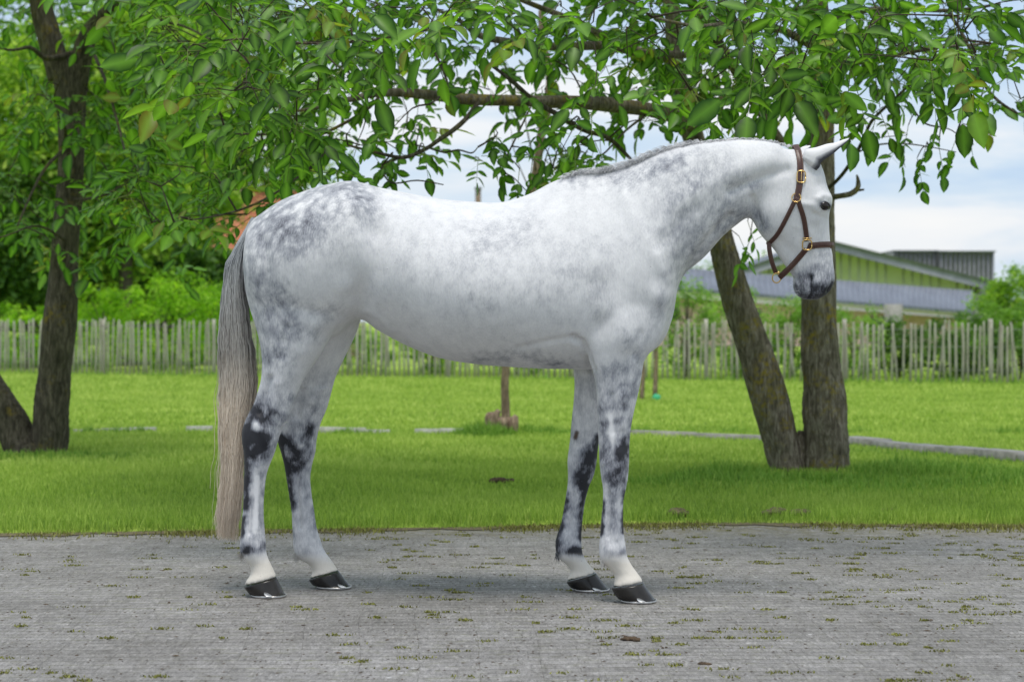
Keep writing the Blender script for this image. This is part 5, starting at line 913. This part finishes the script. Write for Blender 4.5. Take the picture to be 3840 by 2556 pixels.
def on_head(pts_, lift=.0015, n_=None):
    c = catmull(np.array(pts_, float), 3); P3, N3 = [], []
    for a, b in c:
        l, nn = hit(a, b)
        if l is None or l[1] > 8.2: continue
        P3.append(l); N3.append(nn)
    P3, N3 = np.array(P3), np.array(N3)
    for _ in range(3): N3[1:-1] = (N3[:-2] + N3[1:-1] * 2 + N3[2:]) / 4; P3[1:-1] = (P3[:-2] + P3[1:-1] * 2 + P3[2:]) / 4
    N3 = unit(N3); return P3 + N3 * lift, N3
def around(P3, N3, edge, nrm_edge):                             # carry a strap over the top edge to its mirror on the far side
    e = np.array(edge); Pm, Nm = mir(P3)[::-1], N3[::-1] * [1, -1, 1]
    return np.concatenate([Pm, e[None], P3]), np.concatenate([Nm, np.array(nrm_edge)[None], N3])
p_, n_ = on_head([(2992, 566), (3000, 600), (3001, 640), (3000, 680), (2994, 720), (2989, 741)]); ed = prof(2982, 549, ymid(2982)) + (0, 0, .003)
P2, N2 = around(p_, n_, ed, (-.2, 0, 1)); band('crown_strap', P2, N2, .025, halter)
p_, n_ = on_head([(2988, 741), (2968, 780), (2940, 835), (2915, 880), (2893, 903)]); pe_ = prof(2886, 912, ymid(2886)) + (-.006, 0, -.006)
Pm, Nm = mir(p_), n_ * [1, -1, 1]; band('throat_strap', np.concatenate([p_, pe_[None], Pm[::-1]]), np.concatenate([n_, np.array([[-.8, 0, -.6]]), Nm[::-1]]), .017, halter)
p_, n_ = on_head([(2991, 745), (3000, 775), (3012, 810), (3020, 855), (3026, 903)]); band('cheek_strap', p_, n_, .019, halter); band('cheek_strap', mir(p_), n_ * [1, -1, 1], .019, halter)
p_, n_ = on_head([(3034, 922), (3070, 918), (3096, 917), (3110, 917)]); ed = prof(3122, 919, ymid(3122)) + (.003, 0, 0); P2, N2 = around(p_, n_, ed, (1, 0, .05)); band('noseband', P2, N2, .024, halter)
# chin strap leaves the jaw and hangs free below it
a_, na = hit(3022, 934); yc = float(ymid(2930)); b_ = prof(2988, 975, yc - .05); c_ = prof(2952, 1014, yc - .036); d_ = prof(2925, 1040, yc - .01)
P2 = np.array([a_ + na * .003, b_, c_, d_]); N2 = np.array([na, [-.15, -1, -.1], [-.3, -.9, -.2], [-.5, -.6, -.4]]); band('chin_strap', P2, unit(N2), .021, halter)
Q2 = np.array([mir(a_) + na * [1, -1, 1] * .003, prof(2980, 985, yc + .05), prof(2945, 1018, yc + .036), prof(2925, 1040, yc + .005)]); band('chin_strap', Q2, unit(N2 * [1, -1, 1]), .021, halter)
P2 = np.array([prof(2884, 905, yc - .02), prof(2886, 940, yc - .026), prof(2896, 985, yc - .024), prof(2910, 1024, yc - .012)]); band('throat_link', P2, unit(np.array([[-.3, -1, 0]] * 4)), .018, halter)
def ring_(name, c, ax, ay, r=.0022, sq=1.):
    a = np.linspace(0, 2 * np.pi, 29); ca, sa = np.cos(a), np.sin(a); ca = np.sign(ca) * np.abs(ca) ** sq; sa = np.sign(sa) * np.abs(sa) ** sq
    p = np.array(c) + np.array(ax)[None] * ca[:, None] + np.array(ay)[None] * sa[:, None]; mb = MB(); tube(mb, p, [r] * 29, 8, 1); mb.build(name, M['brass'], halter)
def tang(n_, d=(0, 0, 1.)): v = unit(np.array(d) - n_ * np.dot(d, n_)); return v, unit(np.cross(v, n_))
l, nn = hit(3004, 664); v, w_ = tang(nn, (.05, 0, 1)); ring_('buckle', l + nn * .006, w_ * .0165, v * .024, .0026, .55)
mb = MB(); tube(mb, [l + nn * .008 + v * .020, l + nn * .010, l + nn * .008 - v * .022], [.0016] * 3, 6, 2); mb.build('buckle_tongue', M['brass'], halter)
l, nn = hit(2986, 744); v, w_ = tang(nn, (.1, 0, 1)); ring_('ring', l + nn * .007, w_ * .0175, v * .0185)
l, nn = hit(3026, 917); v, w_ = tang(nn); ring_('square_ring', l + nn * .007, w_ * .018, v * .020, .0026, .6); mb = MB(); tube(mb, [l + nn * .007 + w_ * .018 * s_ + v * .026 for s_ in (-1, 1)], [.0026, .0026], 6, 1); mb.build('ring_bar', M['brass'], halter)
ring_('ring', prof(2912, 1042, yc - .012), np.array([.0165, 0, .002]), np.array([-.002, -.004, .019]), .0026); l = prof(2919, 1023, yc - .022); mb = MB(); ell(mb, l, np.eye(3) * .0075, 8, 12); mb.build('stud', M['brass'], halter)
